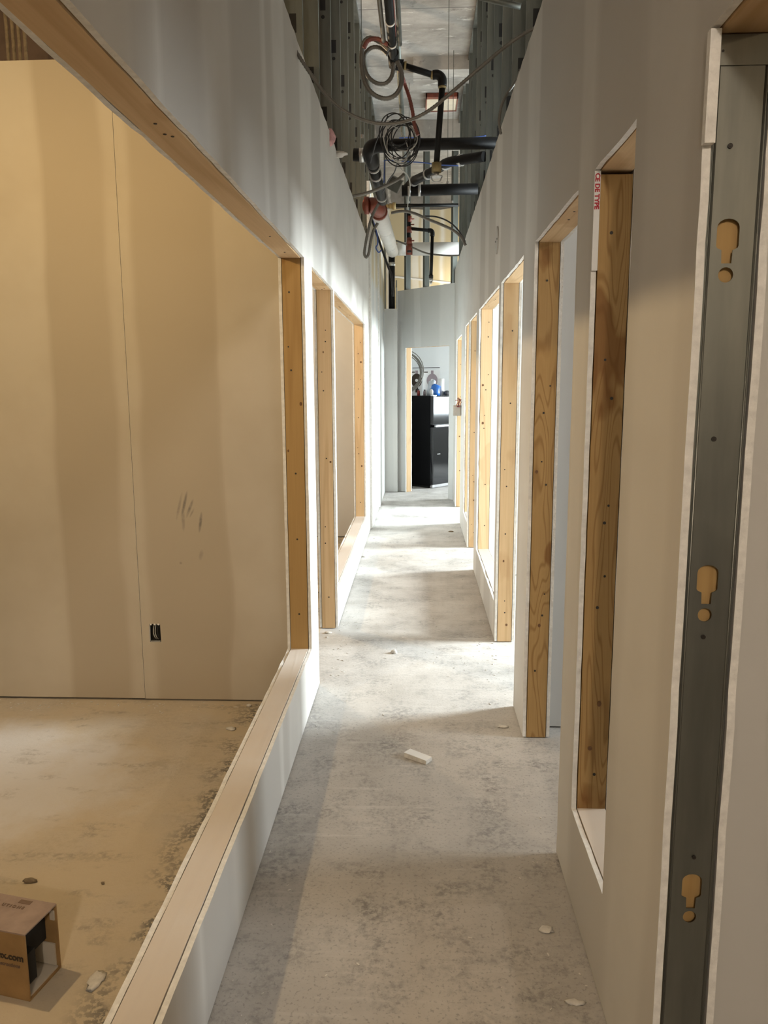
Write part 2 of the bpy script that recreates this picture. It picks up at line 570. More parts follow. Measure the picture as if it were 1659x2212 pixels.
def drywall(name, axis, p0, p1, u0, u1, z0, z1, holes, mats, parent=None, jag=0.004, step=0.07, topjag=0.0, kind=None, plan=None):
    """board with openings; holes = (ua, ub, za, zb); axis 0: board lies in Y-Z, axis 1: in X-Z.
    plan maps (u, thickness) to X, Y for boards that lie at an angle."""
    def cuts(a, b, extra):
        ks = sorted({round(x, 5) for x in [a, b] + [min(max(e, a), b) for e in extra]})
        out = []
        for i, j in zip(ks, ks[1:]):
            out += frange(i, j, step)[:-1]
        return out + [b]
    us = cuts(u0, u1, [h[0] for h in holes] + [h[1] for h in holes])
    zs = cuts(z0, z1, [h[2] for h in holes] + [h[3] for h in holes])
    nu, nz = len(us) - 1, len(zs) - 1

    def solid(i, j):
        if i < 0 or j < 0 or i >= nu or j >= nz:
            return False
        cu, cz = (us[i] + us[i + 1]) / 2, (zs[j] + zs[j + 1]) / 2
        return not any(h[0] < cu < h[1] and h[2] < cz < h[3] for h in holes)
    S = [[solid(i, j) for j in range(nz)] for i in range(nu)]
    g = lambda i, j: 0 <= i < nu and 0 <= j < nz and S[i][j]
    mb = MB()
    idx = {}

    def vert(i, j, side):
        k = (i, j, side)
        if k in idx:
            return idx[k]
        u, z = us[i], zs[j]
        rnd = random.Random(i * 7919 + j * 104729 + len(us) * 31)
        nb = [g(i - 1, j - 1), g(i, j - 1), g(i - 1, j), g(i, j)]
        if not all(nb) and 0 < i < nu and 0 < j < nz:
            du = (nb[1] + nb[3]) - (nb[0] + nb[2])
            dz = (nb[2] + nb[3]) - (nb[0] + nb[1])
            u += (1 if du > 0 else -1 if du < 0 else 0) * rnd.uniform(0, jag)
            z += (1 if dz > 0 else -1 if dz < 0 else 0) * rnd.uniform(0, jag)
        elif j == nz and topjag:
            z += rnd.uniform(-topjag, topjag)
        t = p0 if side == 0 else p1
        if plan:
            x, y = plan(u, t)
        else:
            x, y = (t, u) if axis == 0 else (u, t)
        idx[k] = len(mb.v)
        mb.v.append((x, y, z))
        return idx[k]
    for i in range(nu):
        for j in range(nz):
            if not S[i][j]:
                continue
            for sd in (0, 1):
                mb.face([vert(i, j, sd), vert(i + 1, j, sd), vert(i + 1, j + 1, sd), vert(i, j + 1, sd)], 0)
            for di, dj, a, b in ((-1, 0, (0, 0), (0, 1)), (1, 0, (1, 0), (1, 1)), (0, -1, (0, 0), (1, 0)), (0, 1, (0, 1), (1, 1))):
                if not g(i + di, j + dj):
                    mb.face([vert(i + a[0], j + a[1], 0), vert(i + b[0], j + b[1], 0), vert(i + b[0], j + b[1], 1), vert(i + a[0], j + a[1], 1)], 1)
    o = mb.build(name, mats, parent)
    if kind:
        o['kind'] = kind
    return o


def thing(name, loc, label, cat, group=None):
    o = empty(name, loc, label=label, category=cat)
    if group:
        o['group'] = group
    return o


def tag(o, label, cat, group=None):
    o['label'] = label
    o['category'] = cat
    if group:
        o['group'] = group
    return o


def text_mesh(name, body, size, mat, matrix, parent, bold=0.0, extr=0.0006):
    cu = bpy.data.curves.new(name, 'FONT')
    cu.body = body
    cu.size = size
    cu.offset = bold
    cu.extrude = extr
    to = bpy.data.objects.new(name + '_tmp', cu)
    COL.objects.link(to)
    bpy.context.view_layer.update()
    dg = bpy.context.evaluated_depsgraph_get()
    me = bpy.data.meshes.new_from_object(to.evaluated_get(dg))
    bpy.data.objects.remove(to)
    me.materials.clear()
    me.materials.append(mat)
    o = bpy.data.objects.new(name, me)
    COL.objects.link(o)
    me.transform(matrix)
    o.parent = parent
    o.location = -worldloc(parent) if parent else (0, 0, 0)
    return o


# ------------------------------------------------------------------ the setting
XL, XR = -0.511, 0.463
T = 0.014
LB = (XL - 0.017, XL - 0.100)       # timber zone, left wall
RB = (XR + 0.017, XR + 0.100)
HEAD, TOP, DECK = 2.10, 2.97, 4.70
Y0, Y1 = -3.0, 13.7
mb = MB().box(-4.3, 4.15, Y0, Y1, -0.12, 0.0)
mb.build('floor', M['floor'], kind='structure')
ce = struct('ceiling', (0, 5, DECK))
MB().box(-4.3, 4.15, Y0, Y1, DECK, DECK + 0.2).build('concrete_deck', M['deck'], ce)
MB().box(-0.06, 1.6, 8.32, 8.75, 4.575, DECK - 0.001).build("beam", M["deck"], ce)
MB().box(-4.2, 4.05, 10.2, 10.5, 4.42, DECK - 0.001).build('beam', M['deck'], ce)

ROOMB = [(-1.0, -0.4, 0.5, 0.05), (0.9, 1.3, 0.5, 0.05)]
LEFTB = [(0.2, 0.55, 0.55, .06), (1.25, 1.45, 0.5, .05), (1.62, 1.66, .8, .02), (2.0, 2.28, 0.6, .04), (2.75, 2.8, .9, .02), (2.95, 3.18, 0.85, .03),
         (3.6, 3.95, 0.9, .05), (4.35, 4.65, 0.9, .05), (5.2, 5.4, 0.9, .04), (5.9, 6.2, 0.9, .05)]
m_left = mat_drywall('taped_board_left', 1, -1.0, 8.4, LEFTB)
m_leftfar = mat_drywall('primed_board_far_left', 1, 7.5, 11.8, [(8.3, 8.5, .9, .03), (8.95, 9.2, .95, .04), (9.7, 9.95, .95, .04), (10.5, 10.75, .9, .05)],
                        paper=(0.56, 0.57, 0.56), tanz=(2.88, (0.55, 0.475, 0.33)))
RIGHTB = [(0.9, 1.25, .5, .05), (1.5, 1.72, .5, .06), (2.24, 2.4, .7, .04), (3.3, 3.6, .8, .03), (3.95, 4.15, .7, .04), (4.7, 4.95, .85, .04),
          (5.45, 5.7, .85, .04), (6.2, 6.45, .9, .04)]
m_right = mat_drywall('taped_board_right', 1, -1.0, 10.6, RIGHTB)
m_room = mat_drywall('taped_board_room', 0, -4.5, 4.5, [(-3.4, -3.1, .8, .1), (-2.2, -1.9, .8, .08), (-0.9, -0.6, .8, .05), (0.9, 1.2, .8, .06), (2.2, 2.5, .8, .06)],
                     paper=(0.55, 0.54, 0.52))
m_roomy = mat_drywall('taped_board_side', 1, -3.0, 14.0, [(-1.9, -1.6, .8, .1), (0.6, .9, .8, .08), (2.6, 2.9, .8, .05), (5, 5.3, .8, .06), (7.2, 7.5, .8, .06), (10, 10.4, .8, .06)],
                      paper=(0.55, 0.54, 0.52))
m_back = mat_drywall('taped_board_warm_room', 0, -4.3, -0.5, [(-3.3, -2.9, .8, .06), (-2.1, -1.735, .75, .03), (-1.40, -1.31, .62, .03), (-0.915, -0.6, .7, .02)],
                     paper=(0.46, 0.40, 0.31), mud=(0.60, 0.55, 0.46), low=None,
                     scuffs=[(-1.135, 0.975, .008, .075, .25, .5), (-1.11, 0.985, .009, .07, .25, .85), (-1.085, 0.965, .009, .05, .4, .8),
                             (-1.118, 0.91, .010, .06, .02, .5), (-1.036, 0.90, .009, .055, .15, .85), (-1.075, 0.945, .006, .025, .5, .6), (-1.14, .70, .008, .008, 0, .5),
                             (-1.04, .74, .012, .03, .2, .35)])
GY = M['gyp']
# wall_left and its openings: (Ya, Yb, za, zb)
LH = [(-1.2, 3.62, 0.287, HEAD), (3.885, 4.83, -1, HEAD), (4.90, 7.62, 0.255, HEAD)]
wl = struct('wall_left', (XL, 4, 0))
drywall('corridor_drywall', 0, XL, XL - T, Y0, 8.30, 0.008, TOP, LH, [m_left, GY], wl, 0.005, topjag=0.006)
drywall('room_drywall', 0, XL - 0.103, XL - 0.117, Y0, 8.30, 0.008, TOP, LH, [m_roomy, GY], wl, 0.006, topjag=0.006)
drywall('far_corridor_drywall', 0, XL + 0.020, XL - T, 8.302, 9.75, 0.008, 3.55, [], [m_leftfar, GY], wl)
drywall('far_corridor_drywall', 0, XL + 0.032, XL - T, 9.752, 11.215, 0.008, 3.55, [], [m_leftfar, GY], wl)
drywall('room_drywall', 0, XL - 0.103, XL - 0.117, 8.302, 13.5, 0.008, TOP, [], [m_roomy, GY], wl)
RH = [(-0.6, 1.385, -1, HEAD), (1.815, 2.215, 0.285, HEAD), (2.43, 3.293, -1, HEAD), (3.64, 4.597, -1, HEAD), (4.70, 6.20, 0.235, HEAD),
      (6.47, 7.36, -1, HEAD), (7.45, 8.04, 0.235, HEAD), (8.69, 9.85, -1, 2.06)]
wr = struct('wall_right', (XR, 4, 0))
drywall('corridor_drywall', 0, XR, XR + T, Y0, 10.47, 0.006, TOP, RH, [m_right, GY], wr, 0.005, topjag=0.005)
drywall('room_drywall', 0, XR + 0.103, XR + 0.117, Y0, 10.47, 0.006, TOP, RH, [m_roomy, GY], wr, 0.006, topjag=0.005)

# back wall of the warm room, two boards with an open joint
wb = struct('wall_back', (-1.4, 3.66, 0))
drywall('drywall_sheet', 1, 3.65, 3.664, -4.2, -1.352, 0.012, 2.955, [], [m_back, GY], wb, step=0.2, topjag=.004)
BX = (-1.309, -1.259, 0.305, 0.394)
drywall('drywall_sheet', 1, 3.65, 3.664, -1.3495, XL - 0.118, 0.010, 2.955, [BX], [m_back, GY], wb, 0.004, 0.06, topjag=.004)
MB().box(-4.2, XL - .12, 3.680, 3.76, 0.0, 2.95).build('framing_core', M['dark'], wb)
drywall('drywall_sheet', 1, 3.762, 3.776, -4.2, XL - 0.118, 0.012, 2.955, [], [m_room, GY], wb, step=0.3)
m_brown = mat_plain('dark_infill_plank', (0.13, 0.085, 0.06), 0.8, 0, 0.3, 6)
for k in range(5):  # boards added to keep the view above this wall dark
    MB().box(-4.2, XL - .13, 4.5, 4.52, 2.9 + .36 * k, 3.252 + .36 * k).build('added_plank', m_brown, wb)


def partition(name, y, xa, xb, top=2.96, mat_=None):
    w = struct(name, ((xa + xb) / 2, y, 0))
    m_ = mat_ or m_room
    drywall('drywall_sheet', 1, y, y + T, xa, xb, 0.008, top, [], [m_, GY], w, step=0.35)
    drywall('drywall_sheet', 1, y + .103, y + .117, xa, xb, 0.008, top, [], [m_, GY], w, step=0.35)
    MB().box(xa, xb, y + .02, y + .097, 0.0, top - .02).build('framing_core', M['galv_dk'], w)
    return w


partition('wall_partition_left', 7.86, -4.2, XL - .118)
partition('wall_partition_right_near', 1.45, XR + .118, 4.0)
partition('wall_partition_right_middle', 3.40, XR + .118, 4.0)
partition('wall_partition_right_far', 6.27, XR + .118, 4.0)
partition('wall_partition_right_end', 8.32, XR + .118, 4.0)
partition('wall_partition_kitchen', 10.50, XR + .118, 4.0)
m_kit = mat_drywall('primed_board_kitchen', 0, -4.5, 4.5, [(-1.0, -0.7, .8, .1), (0.3, 0.6, .8, .08)], paper=(0.66, 0.69, 0.70), mud=(0.73, 0.75, 0.76))
partition('wall_behind_refrigerator', 12.62, -2.0, 2.4, 2.65, m_kit)
# tall bare board far behind
m_tan = mat_drywall('bare_tan_board', 0, -3.5, 3.5, [(-0.95, -0.80, .9, .03), (-.52, -.46, .9, .02), (-0.1, -0.0, .9, .02), (.06, .16, .9, .02), (0.34, 0.40, 0.9, .015), (1.1, 1.2, .9, .02)],
                    paper=(0.60, 0.51, 0.33), mud=(0.76, 0.74, 0.68))
wf = struct('wall_far', (0, 13.5, 0))
drywall('drywall_sheet', 1, 13.5, 13.52, -4.2, 4.0, 0.0, 4.36, [], [m_tan, GY], wf, step=0.3, topjag=0.03)
MB().box(-4.2, 4.0, 13.53, 13.6, 0, DECK).build('masonry_backing', M['deck'], wf)
# outer shell
MB().box(-4.3, -4.2, Y0, Y1, 0, DECK).build('wall_outer_left', m_roomy, kind='structure')
MB().box(-4.3, 4.15, Y0 - .1, Y0, 0, DECK).build('wall_behind_camera', m_room, kind='structure')
drywall('wall_outer_right', 0, 4.0, 4.12, Y0, Y1, 0.0, DECK, [(wy - ww / 2, wy + ww / 2, 0.9, 2.4) for wy, ww, _ in WINS], [m_roomy, GY], None, step=0.3, kind='structure')
for i, (wy, ww, _) in enumerate(WINS):
    w = struct('window_%d' % (10 + i), (4.06, wy, 0.9))
    for a, b, c, e in ((wy - ww / 2, wy - ww / 2 + .04, .9, 2.4), (wy + ww / 2 - .04, wy + ww / 2, .9, 2.4), (wy - ww / 2, wy + ww / 2, .9, .94), (wy - ww / 2, wy + ww / 2, 2.36, 2.4)):
        MB().box(4.02, 4.08, a, b, c, e).build('frame_rail', M['galv_dk'], w)


# timber framing of the openings
def nails(post, face_y, xa, xb, za, zb, seed, parent, normal=(0, -1, 0), n=5, kn=2):
    rd = random.Random(seed)
    mb_ = MB()
    for i in range(n):
        z = za + (zb - za) * (i + 0.25 + rd.random() * .5) / n
        mb_.disc((xa + (xb - xa) * rd.uniform(.35, .65), face_y, z), normal, 0.0045, 0.0008, 10)
        if rd.random() < .5:
            mb_.disc((xa + (xb - xa) * rd.uniform(.2, .8), face_y, z + rd.uniform(.04, .12)), normal, 0.0035, 0.0008, 8)
    mb_.build('nail_heads', M['nail'], post, kind='stuff')
    mk = MB()
    for i in range(kn):
        mk.disc((xa + (xb - xa) * rd.uniform(.1, .9), face_y, rd.uniform(za + .05, zb - .05)), normal, rd.uniform(.006, .011), 0.0006, 10, 0, rd.uniform(.6, 1.0))
    mk.build('knots', M['knot'], post, kind='stuff')


def opening(name, B, ya, yb, za, zb, post_mat, sill=True, seed=1, header=True, gap=0.0):
    x0, x1 = min(B), max(B)
    w = struct(name, ((x0 + x1) / 2, (ya + yb) / 2, max(0, za)))
    zlo = za if sill else 0.004
    far = MB().box(x0, x1, yb, yb + 0.038, zlo, zb - gap).build('jamb_post', post_mat, w)
    nails(far, yb - 0.0003, x0, x1, zlo, zb, seed, w)
    MB().box(x0, x1, ya - 0.038, ya, zlo, zb).build('jamb_post', post_mat, w)
    hd = MB().box(x0, x1, ya - 0.04, yb + 0.04, zb + 0.0005, zb + 0.04).build('header_board', M['pine_h'], w)
    rd = random.Random(seed * 3)
    mk = MB()
    for i in range(max(2, int((yb - ya) * 2))):
        mk.disc((x0 + (x1 - x0) * rd.uniform(.3, .7), ya + (yb - ya) * rd.random(), zb), (0, 0, -1), 0.004, 0.001)
    mk.build('nail_heads', M['nail'], hd, kind='stuff')
    if sill:
        MB().box(x0, x1, ya - 0.04, yb + 0.04, za - 0.038, za).build('sill_board', M['sill'], w)
    return w


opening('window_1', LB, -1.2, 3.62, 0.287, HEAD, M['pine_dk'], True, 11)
opening('door_1', LB, 3.885, 4.83, 0, HEAD, M['pine_v'], False, 12)
opening('window_2', LB, 4.90, 7.62, 0.255, HEAD, M['pine_v'], True, 13)
opening('window_3', RB, 1.815, 2.215, 0.285, HEAD, M['ply_v'], True, 14, gap=0.010)
opening('door_2', RB, 2.43, 3.293, 0, HEAD, M['ply_v'], False, 15)
opening('door_3', RB, 3.64, 4.597, 0, HEAD, M['pine_v'], False, 16)
opening('window_4', RB, 4.70, 6.20, 0.235, HEAD, M['pine_v'], True, 17)
opening('door_4', RB, 6.47, 7.36, 0, HEAD, M['pine_v'], False, 18)
opening('window_5', RB, 7.45, 8.04, 0.235, HEAD, M['pine_v'], True, 19)
opening('door_5', RB, 8.69, 9.85, 0, 2.06, M['pine_v'], False, 20)


# steel studs above the boards, top track
def stud(parent, xa, xb, y, z0, z1, flip=1, mat_=None, name='steel_stud'):
    fl, t = 0.034, 0.0016
    m_ = MB()
    ya, yb = (y, y + t)
    m_.box(xa, xb, ya, yb, z0, z1)
    for x in (xa, xb - t):
        m_.box(x, x + t, y + t, y + fl, z0, z1)
    m_.box(xa + t, xa + .010, y + fl - t, y + fl, z0, z1)
    m_.box(xb - .010, xb - t, y + fl - t, y + fl, z0, z1)
    o = m_.build(name, mat_ or M['galv_dk'], parent)
    for zk in (3.15, 3.76, 4.37):
        if z0 < zk < z1:
            xm = (xa + xb) / 2
            MB().box(xm - .016, xm + .016, y - .0006, y + .0002, zk - .04, zk + .04).build('knockout', M['dark'], o)
            MB().disc((xm, y - .0002, zk - .075), (0, -1, 0), .011, .0005, 14).build('knockout', M['dark'], o)
    return o


ys = [0.2 + 0.605 * k for k in range(6)] + [3.83 + 0.605 * k for k in range(13)]
for y in ys:
    stud(wl, LB[1] - .002, LB[0] + .002, y, 2.14, DECK - 0.01)
ys = [0.6 + 0.54 * k for k in range(18)]
for y in ys:
    stud(wr, RB[0] - .002, RB[1] + .002, y, 2.14, DECK - 0.01)
for B, p in ((LB, wl), (RB, wr)):
    MB().box(min(B) - .004, max(B) + .004, Y0, 10.4, DECK - .045, DECK - .001).build('top_track', M['galv'], p)


# ------------------------------------------------------------------ diagonal end wall with its doorway, and the pipe chase
A = Vector((0.463, 10.47)); Bp = Vector((-0.18, 11.20))
dv = (Bp - A).normalized()
nv = Vector((dv.y, -dv.x))
if nv.y > 0:
    nv = -nv                      # towards the camera
Lw = (Vector((-0.297, 11.333)) - A).length
s0 = (Vector((0.40, 10.54)) - A).length
s1 = (Bp - A).length


def plan(u, t):
    q = A + dv * u - nv * t
    return q.x, q.y


we = struct('wall_end', (0.0, 11.0, 0))
m_end = mat_drywall('primed_board_end', 0, -0.6, 0.6, [(-0.31, -0.24, .9, .02), (-.06, 0.01, .9, .015), (0.30, 0.47, .8, .03)], paper=(0.62, 0.63, 0.62), mud=(0.72, 0.725, 0.715))
for t0 in (0.0, 0.103):
    drywall('drywall_sheet', 0, t0, t0 + T, 0.0, Lw, 0.006, 2.815, [(s0, s1, -1, 2.03)], [m_end, GY], we, 0.003, 0.05, plan=plan)


def dbox(u0, u1, t0, t1, z0, z1):
    c = [plan(u0, t0), plan(u1, t0), plan(u1, t1), plan(u0, t1)]
    return MB().hull([(x, y, z0) for x, y in c] + [(x, y, z1) for x, y in c])


d6 = struct('door_6', (0.1, 10.9, 0))
dbox(s1, s1 + .038, .017, .1, 0.004, 2.03).build('jamb_post', M['pine_v'], d6)
dbox(s0 - .038, s0, .017, .1, 0.004, 2.03).build('jamb_post', M['pine_v'], d6)
dbox(s0 - .04, s1 + .04, .017, .1, 2.031, 2.07).build('header_board', M['pine_h'], d6)
for u in (0.06, 0.60, 0.985):
    dbox(u, u + .036, .016, .102, 2.1, DECK - .01).build('steel_stud', M['galv_dk'], we)
wc = struct('wall_chase', (-.39, 11.25, 0))
m_chase = mat_drywall('primed_board_chase', 0, -0.6, -0.2, [(-0.35, -0.28, .8, .02)], paper=(0.66, 0.67, 0.66), mud=(0.72, 0.725, 0.715))
drywall('drywall_sheet', 1, 11.216, 11.23, -.477, -.297, .006, 2.565, [], [m_chase, GY], wc, 0.003, 0.05)
MB().box(-.311, -.297, 11.231, 11.32, .006, 2.85).build('side_board', m_chase, wc)
MB().box(-.477, -.297, 11.228, 11.32, 2.54, 2.562).build('ledge_board', M['greywood'], wc)
MB().box(-.477, -.452, 11.24, 11.275, 2.563, DECK - .05).build('steel_stud', M['galv'], wc)
MB().box(-.318, -.300, 11.24, 11.27, 2.563, 2.95).build('steel_stud', M['galv'], wc)

# ------------------------------------------------------------------ steel stud jamb of the nearest doorway on the right
d0 = struct('door_7', (RB[0], 1.36, 0))
Yd = 1.392


def web_with_holes(name, x0, x1, z0, z1, holes, y, mat_, parent):
    cu = bpy.data.curves.new(name, 'CURVE')
    cu.dimensions = '2D'
    cu.fill_mode = 'BOTH'
    cu.extrude = 0.0008

    def spl(pts):
        sp = cu.splines.new('POLY')
        sp.points.add(len(pts) - 1)
        for p, (a, b) in zip(sp.points, pts):
            p.co = (a, b, 0, 1)
        sp.use_cyclic_u = True
    spl([(x0, z0), (x1, z0), (x1, z1), (x0, z1)])
    for h in holes:
        spl(h)
    to = bpy.data.objects.new(name + '_tmp', cu)
    COL.objects.link(to)
    bpy.context.view_layer.update()
    me = bpy.data.meshes.new_from_object(to.evaluated_get(bpy.context.evaluated_depsgraph_get()))
    bpy.data.objects.remove(to)
    me.transform(Matrix(((1, 0, 0, 0), (0, 0, -1, y), (0, 1, 0, 0), (0, 0, 0, 1))))
    me.materials.clear()
    me.materials.append(mat_)
    o = bpy.data.objects.new(name, me)
    COL.objects.link(o)
    o.parent = parent
    o.location = -worldloc(parent)
    return o


def keyhole(cx, cz, w=0.0185, h=0.034):
    pts = []
    for k in range(9):                        # rounded top
        a = math.pi * k / 8
        pts.append((cx + w * math.cos(a) * 1.0, cz + h * .45 + w * .75 * math.sin(a)))
    pts += [(cx - w, cz - h * .42), (cx - w * .9, cz - h * .52), (cx - w * .5, cz - h * .62), (cx - w * .45, cz - h * 1.25),
            (cx + w * .45, cz - h * 1.25), (cx + w * .5, cz - h * .62), (cx + w * .9, cz - h * .52), (cx + w, cz - h * .42)]
    return pts


def circ(cx, cz, r_=0.0125):
    return [(cx + r_ * math.cos(2 * math.pi * k / 18), cz + r_ * math.sin(2 * math.pi * k / 18)) for k in range(18)]


hl = []
for a, b in (((1572, 512), (1567, 594)), ((1528, 1255), (1522, 1328)), ((1494, 1918), (1489, 1980))):
    p, q = at(*a, Y=Yd), at(*b, Y=Yd)
    hl += [keyhole(p.x, p.z), circ(q.x, q.z)]
web = web_with_holes('stud_web', RB[0] + .001, RB[1] - .001, 0.004, HEAD - .004, hl, Yd, M['galv'], d0)
for x in (RB[0] - .001, RB[1] - .0008):
    MB().box(x, x + .0018, Yd + .0015, Yd + .034, .004, HEAD - .004).build('stud_flange', M['galv'], d0)
for x in (RB[0] + .002, RB[1] - .006):     # raised stiffening rib beside each edge
    MB().tube([(x + .002, Yd - .0006, .005), (x + .002, Yd - .0006, HEAD - .045)], 0.0022, 8).build('stud_rib', M['galv'], d0)
MB().box(RB[0] + .0005, RB[1] - .0005, Yd - .0035, Yd - .0018, HEAD - .048, HEAD - .002).build('track_leg', M['galv'], d0)
MB().box(RB[0] + .004, RB[1] - .004, Yd + .012, Yd + .046, .005, HEAD - .005).build('timber_backing', M['pine_dk'], d0)
MB().box(RB[0], RB[1], -.62, Yd + .04, HEAD + .001, HEAD + .04).build('header_board', M['pine_h'], d0)
MB().box(RB[0], RB[1], -.64, -.602, 0.004, HEAD).build('jamb_post', M['pine_v'], d0)
for a, rr in (((1576, 316), .0042), ((1541, 948), .0042), ((1518, 1375), .0040), ((1498, 1850), .0038), ((1560, 112), .0022)):
    p = at(*a, Y=Yd)
    s_ = MB().disc((p.x, Yd - .0022, p.z), (0, -1, 0), rr, .0018, 14).disc((p.x, Yd - .0042, p.z), (0, -1, 0), rr * .5, .0006, 6)
    s_.build('screw', M['nail'], d0)
MB().box(XR - .003, XR + T, 1.370, 1.3852, 1.93, HEAD).build('torn_board_edge', GY, d0)

# ------------------------------------------------------------------ services in the open ceiling above the passage
def pts_at(lst, Y):
    """picture points at one depth (or at listed depths)"""
    return [at(p[0], p[1], Y=(p[2] if len(p) > 2 else Y)) for p in lst]


def flex(name, lst, Y, rad, mat_, label, cat='cable', group=None, ridge=0.0018, pitch=0.014, seg=8):
    c = smooth_pts(pts_at(lst, Y), 8)
    o = MB().tube(c, rad, seg, ridge, pitch).build(name, mat_)
    return tag(o, label, cat, group)


def ring(mb_, c, d, rad, half):
    d = Vector(d).normalized()
    c = Vector(c)
    mb_.tube([c - d * half, c + d * half], rad, 16)
    return mb_


tag(MB().tube([at(1000, -16, Y=3.5), at(1070, 2, Y=3.5), at(1125, 14, Y=3.5)], .012, 10).build('conduit', M['galv_dk']), 'dark conduit stub reaching the right studs at the top of the view', 'conduit')
# sagging armoured cable nearest the camera
flex('armored_cable', [(628, 92), (640, 112), (668, 155), (700, 200), (740, 237), (785, 259), (830, 268), (880, 261), (925, 240), (975, 200), (1035, 148), (1095, 98), (1140, 68), (1165, 58)],
     3.55, 0.0085, M['flex'], 'ribbed grey armoured cable sagging across the passage between both wall tops')

# sprinkler line, near drop
sp = thing('sprinkler_pipe', (-0.14, 3.5, 3.45), 'near black sprinkler pipe with elbowed arm and long drop under the concrete', 'pipe')
tee = at(850, 138, Y=4.5)
MB().tube([(-0.138, 1.6, tee.z + .02), (-0.138, 4.42, tee.z + .02), tee], 0.021, 14).build('main_pipe', M['black'], sp)
MB().tube([tee + Vector((0, -.07, .03)), tee + Vector((0, 0, .0)), tee + Vector((.05, 0, -.01))], 0.030, 14).build('tee_fitting', M['black'], sp)
el = at(953, 165, Y=4.5)
MB().tube([tee + Vector((.04, 0, -.006)), el + Vector((-.03, 0, .004))], 0.0165, 14).build('branch_arm', M['black'], sp)
MB().tube(smooth_pts([el + Vector((-.045, 0, .008)), el + Vector((-.018, 0, .008)), el + Vector((.004, 0, -.012)), el + Vector((.006, 0, -.05))], 5), 0.024, 14).build('elbow', M['black'], sp)
for c in (el + Vector((-.048, 0, .008)), tee + Vector((.062, 0, -.01))):
    ring(MB(), c, (1, 0, -.1), .021, .006).build('sealant_ring', M['brass'], sp)
ring(MB(), el + Vector((.006, 0, -.055)), (0, 0, 1), .021, .006).build('sealant_ring', M['brass'], sp)
dn = at(943, 352, Y=4.5)
MB().tube([el + Vector((.006, 0, -.05)), dn], 0.0165, 14).build('drop_pipe', M['black'], sp)
MB().tube([dn, dn + Vector((0, 0, -.05))], 0.026, 12).build('reducer', M['brass'], sp)
hd = MB().tube([dn + Vector((0, 0, -.05)), dn + Vector((0, 0, -.07))], 0.013, 12).build('sprinkler_head', M['band'], sp)
MB().tube([dn + Vector((0, 0, -.068)), dn + Vector((0, 0, -.072))], 0.034, 16).build('guard_ring', M['band'], hd)
MB().tube(smooth_pts([dn + Vector((-.03, 0, -.07)), dn + Vector((-.016, 0, -.095)), dn + Vector((.016, 0, -.095)), dn + Vector((.03, 0, -.07))]), 0.004, 6).build('guard_loop', M['band'], hd)
for yy in (3.6, 4.05, 4.3):
    ring(MB(), (-0.138, yy, tee.z + .02), (0, 1, 0), .024, .006).build('strap', M['white'], sp)

# conduits strapped to it
for dx, dz, m_, l_ in ((-.040, .004, 'flex', 'ribbed grey conduit strapped on the left of the near sprinkler pipe'), (.040, .002, 'galv', 'smooth steel conduit strapped on the right of the near sprinkler pipe'),
                       (.012, .042, 'flexred', 'rust red ribbed conduit lying on top of the near sprinkler pipe')):
    p = [(-.138 + dx, 1.6, tee.z + .02 + dz), (-.138 + dx * 1.1, 3.0, tee.z + .02 + dz), (-.138 + dx, 4.30, tee.z + .015 + dz)]
    tag(MB().tube(p, .0115, 10, .0015 if m_ != 'galv' else 0, .016).build('conduit', M[m_]), l_, 'conduit')
tag(MB().tube([(-.118, 4.45, 3.37), (-.118, 6.5, 3.37), (-.118, 8.85, 3.36)], .016, 12).build('conduit', M['galv_dk']), 'grey steel conduit running lengthwise above the passage behind the wire coil', 'conduit')

flex('flexible_conduit', [(840, 108), (822, 92), (800, 82), (786, 92), (781, 120), (783, 155), (793, 188), (812, 207), (836, 213), (856, 203), (867, 180), (867, 155), (858, 132)], 4.3, .0125, M['flex'],
     'large outer loop of ribbed conduit hanging left of the sprinkler tee', 'conduit')
flex('flexible_conduit', [(838, 118), (822, 104), (803, 103), (788, 118), (785, 140), (795, 165), (812, 179), (830, 181), (842, 172), (848, 158), (851, 136)], 4.36, .0115, M['flex'],
     'small inner loop of ribbed conduit hanging left of the sprinkler tee', 'conduit')
flex('flexible_conduit', [(838, 96), (815, 84), (795, 88), (786, 104)], 4.27, .012, M['flexred'], 'short rust red conduit curve above the grey conduit loops', 'conduit')
flex('flexible_conduit', [(852, 137, 4.52), (864, 152, 4.6), (873, 178), (884, 210), (891, 240), (895, 268), (903, 292)], 4.7, .0115, M['flexred'], 'rust red ribbed conduit dropping into the wire coil', 'conduit')

wc_ = thing('wire_coil', at(865, 300, Y=5.0), 'tangled coil of black and white wires hanging under the ceiling services', 'wire coil')
rd = random.Random(5)
for k in range(12):
    cx, cy = 865 + rd.uniform(-14, 12), 298 + rd.uniform(-18, 22)
    rx, ry = rd.uniform(20, 42), rd.uniform(26, 52)
    tl = rd.uniform(-.5, .5)
    ph = rd.uniform(0, 6.28)
    P = []
    for i in range(15):
        a = ph + i / 14 * 6.283 * rd.uniform(.97, 1.0)
        x, y = rx * math.cos(a), ry * math.sin(a)
        P.append((cx + x * math.cos(tl) - y * math.sin(tl), cy + x * math.sin(tl) + y * math.cos(tl), 5.0 + .05 * math.sin(a + k) + .01 * k))
    black = k % 4 != 1
    MB().tube(smooth_pts(pts_at(P, 5), 4), .0036 if black else .0032, 6).build('black_wire' if black else 'white_wire', M['wireb' if black else 'wirew'], wc_)
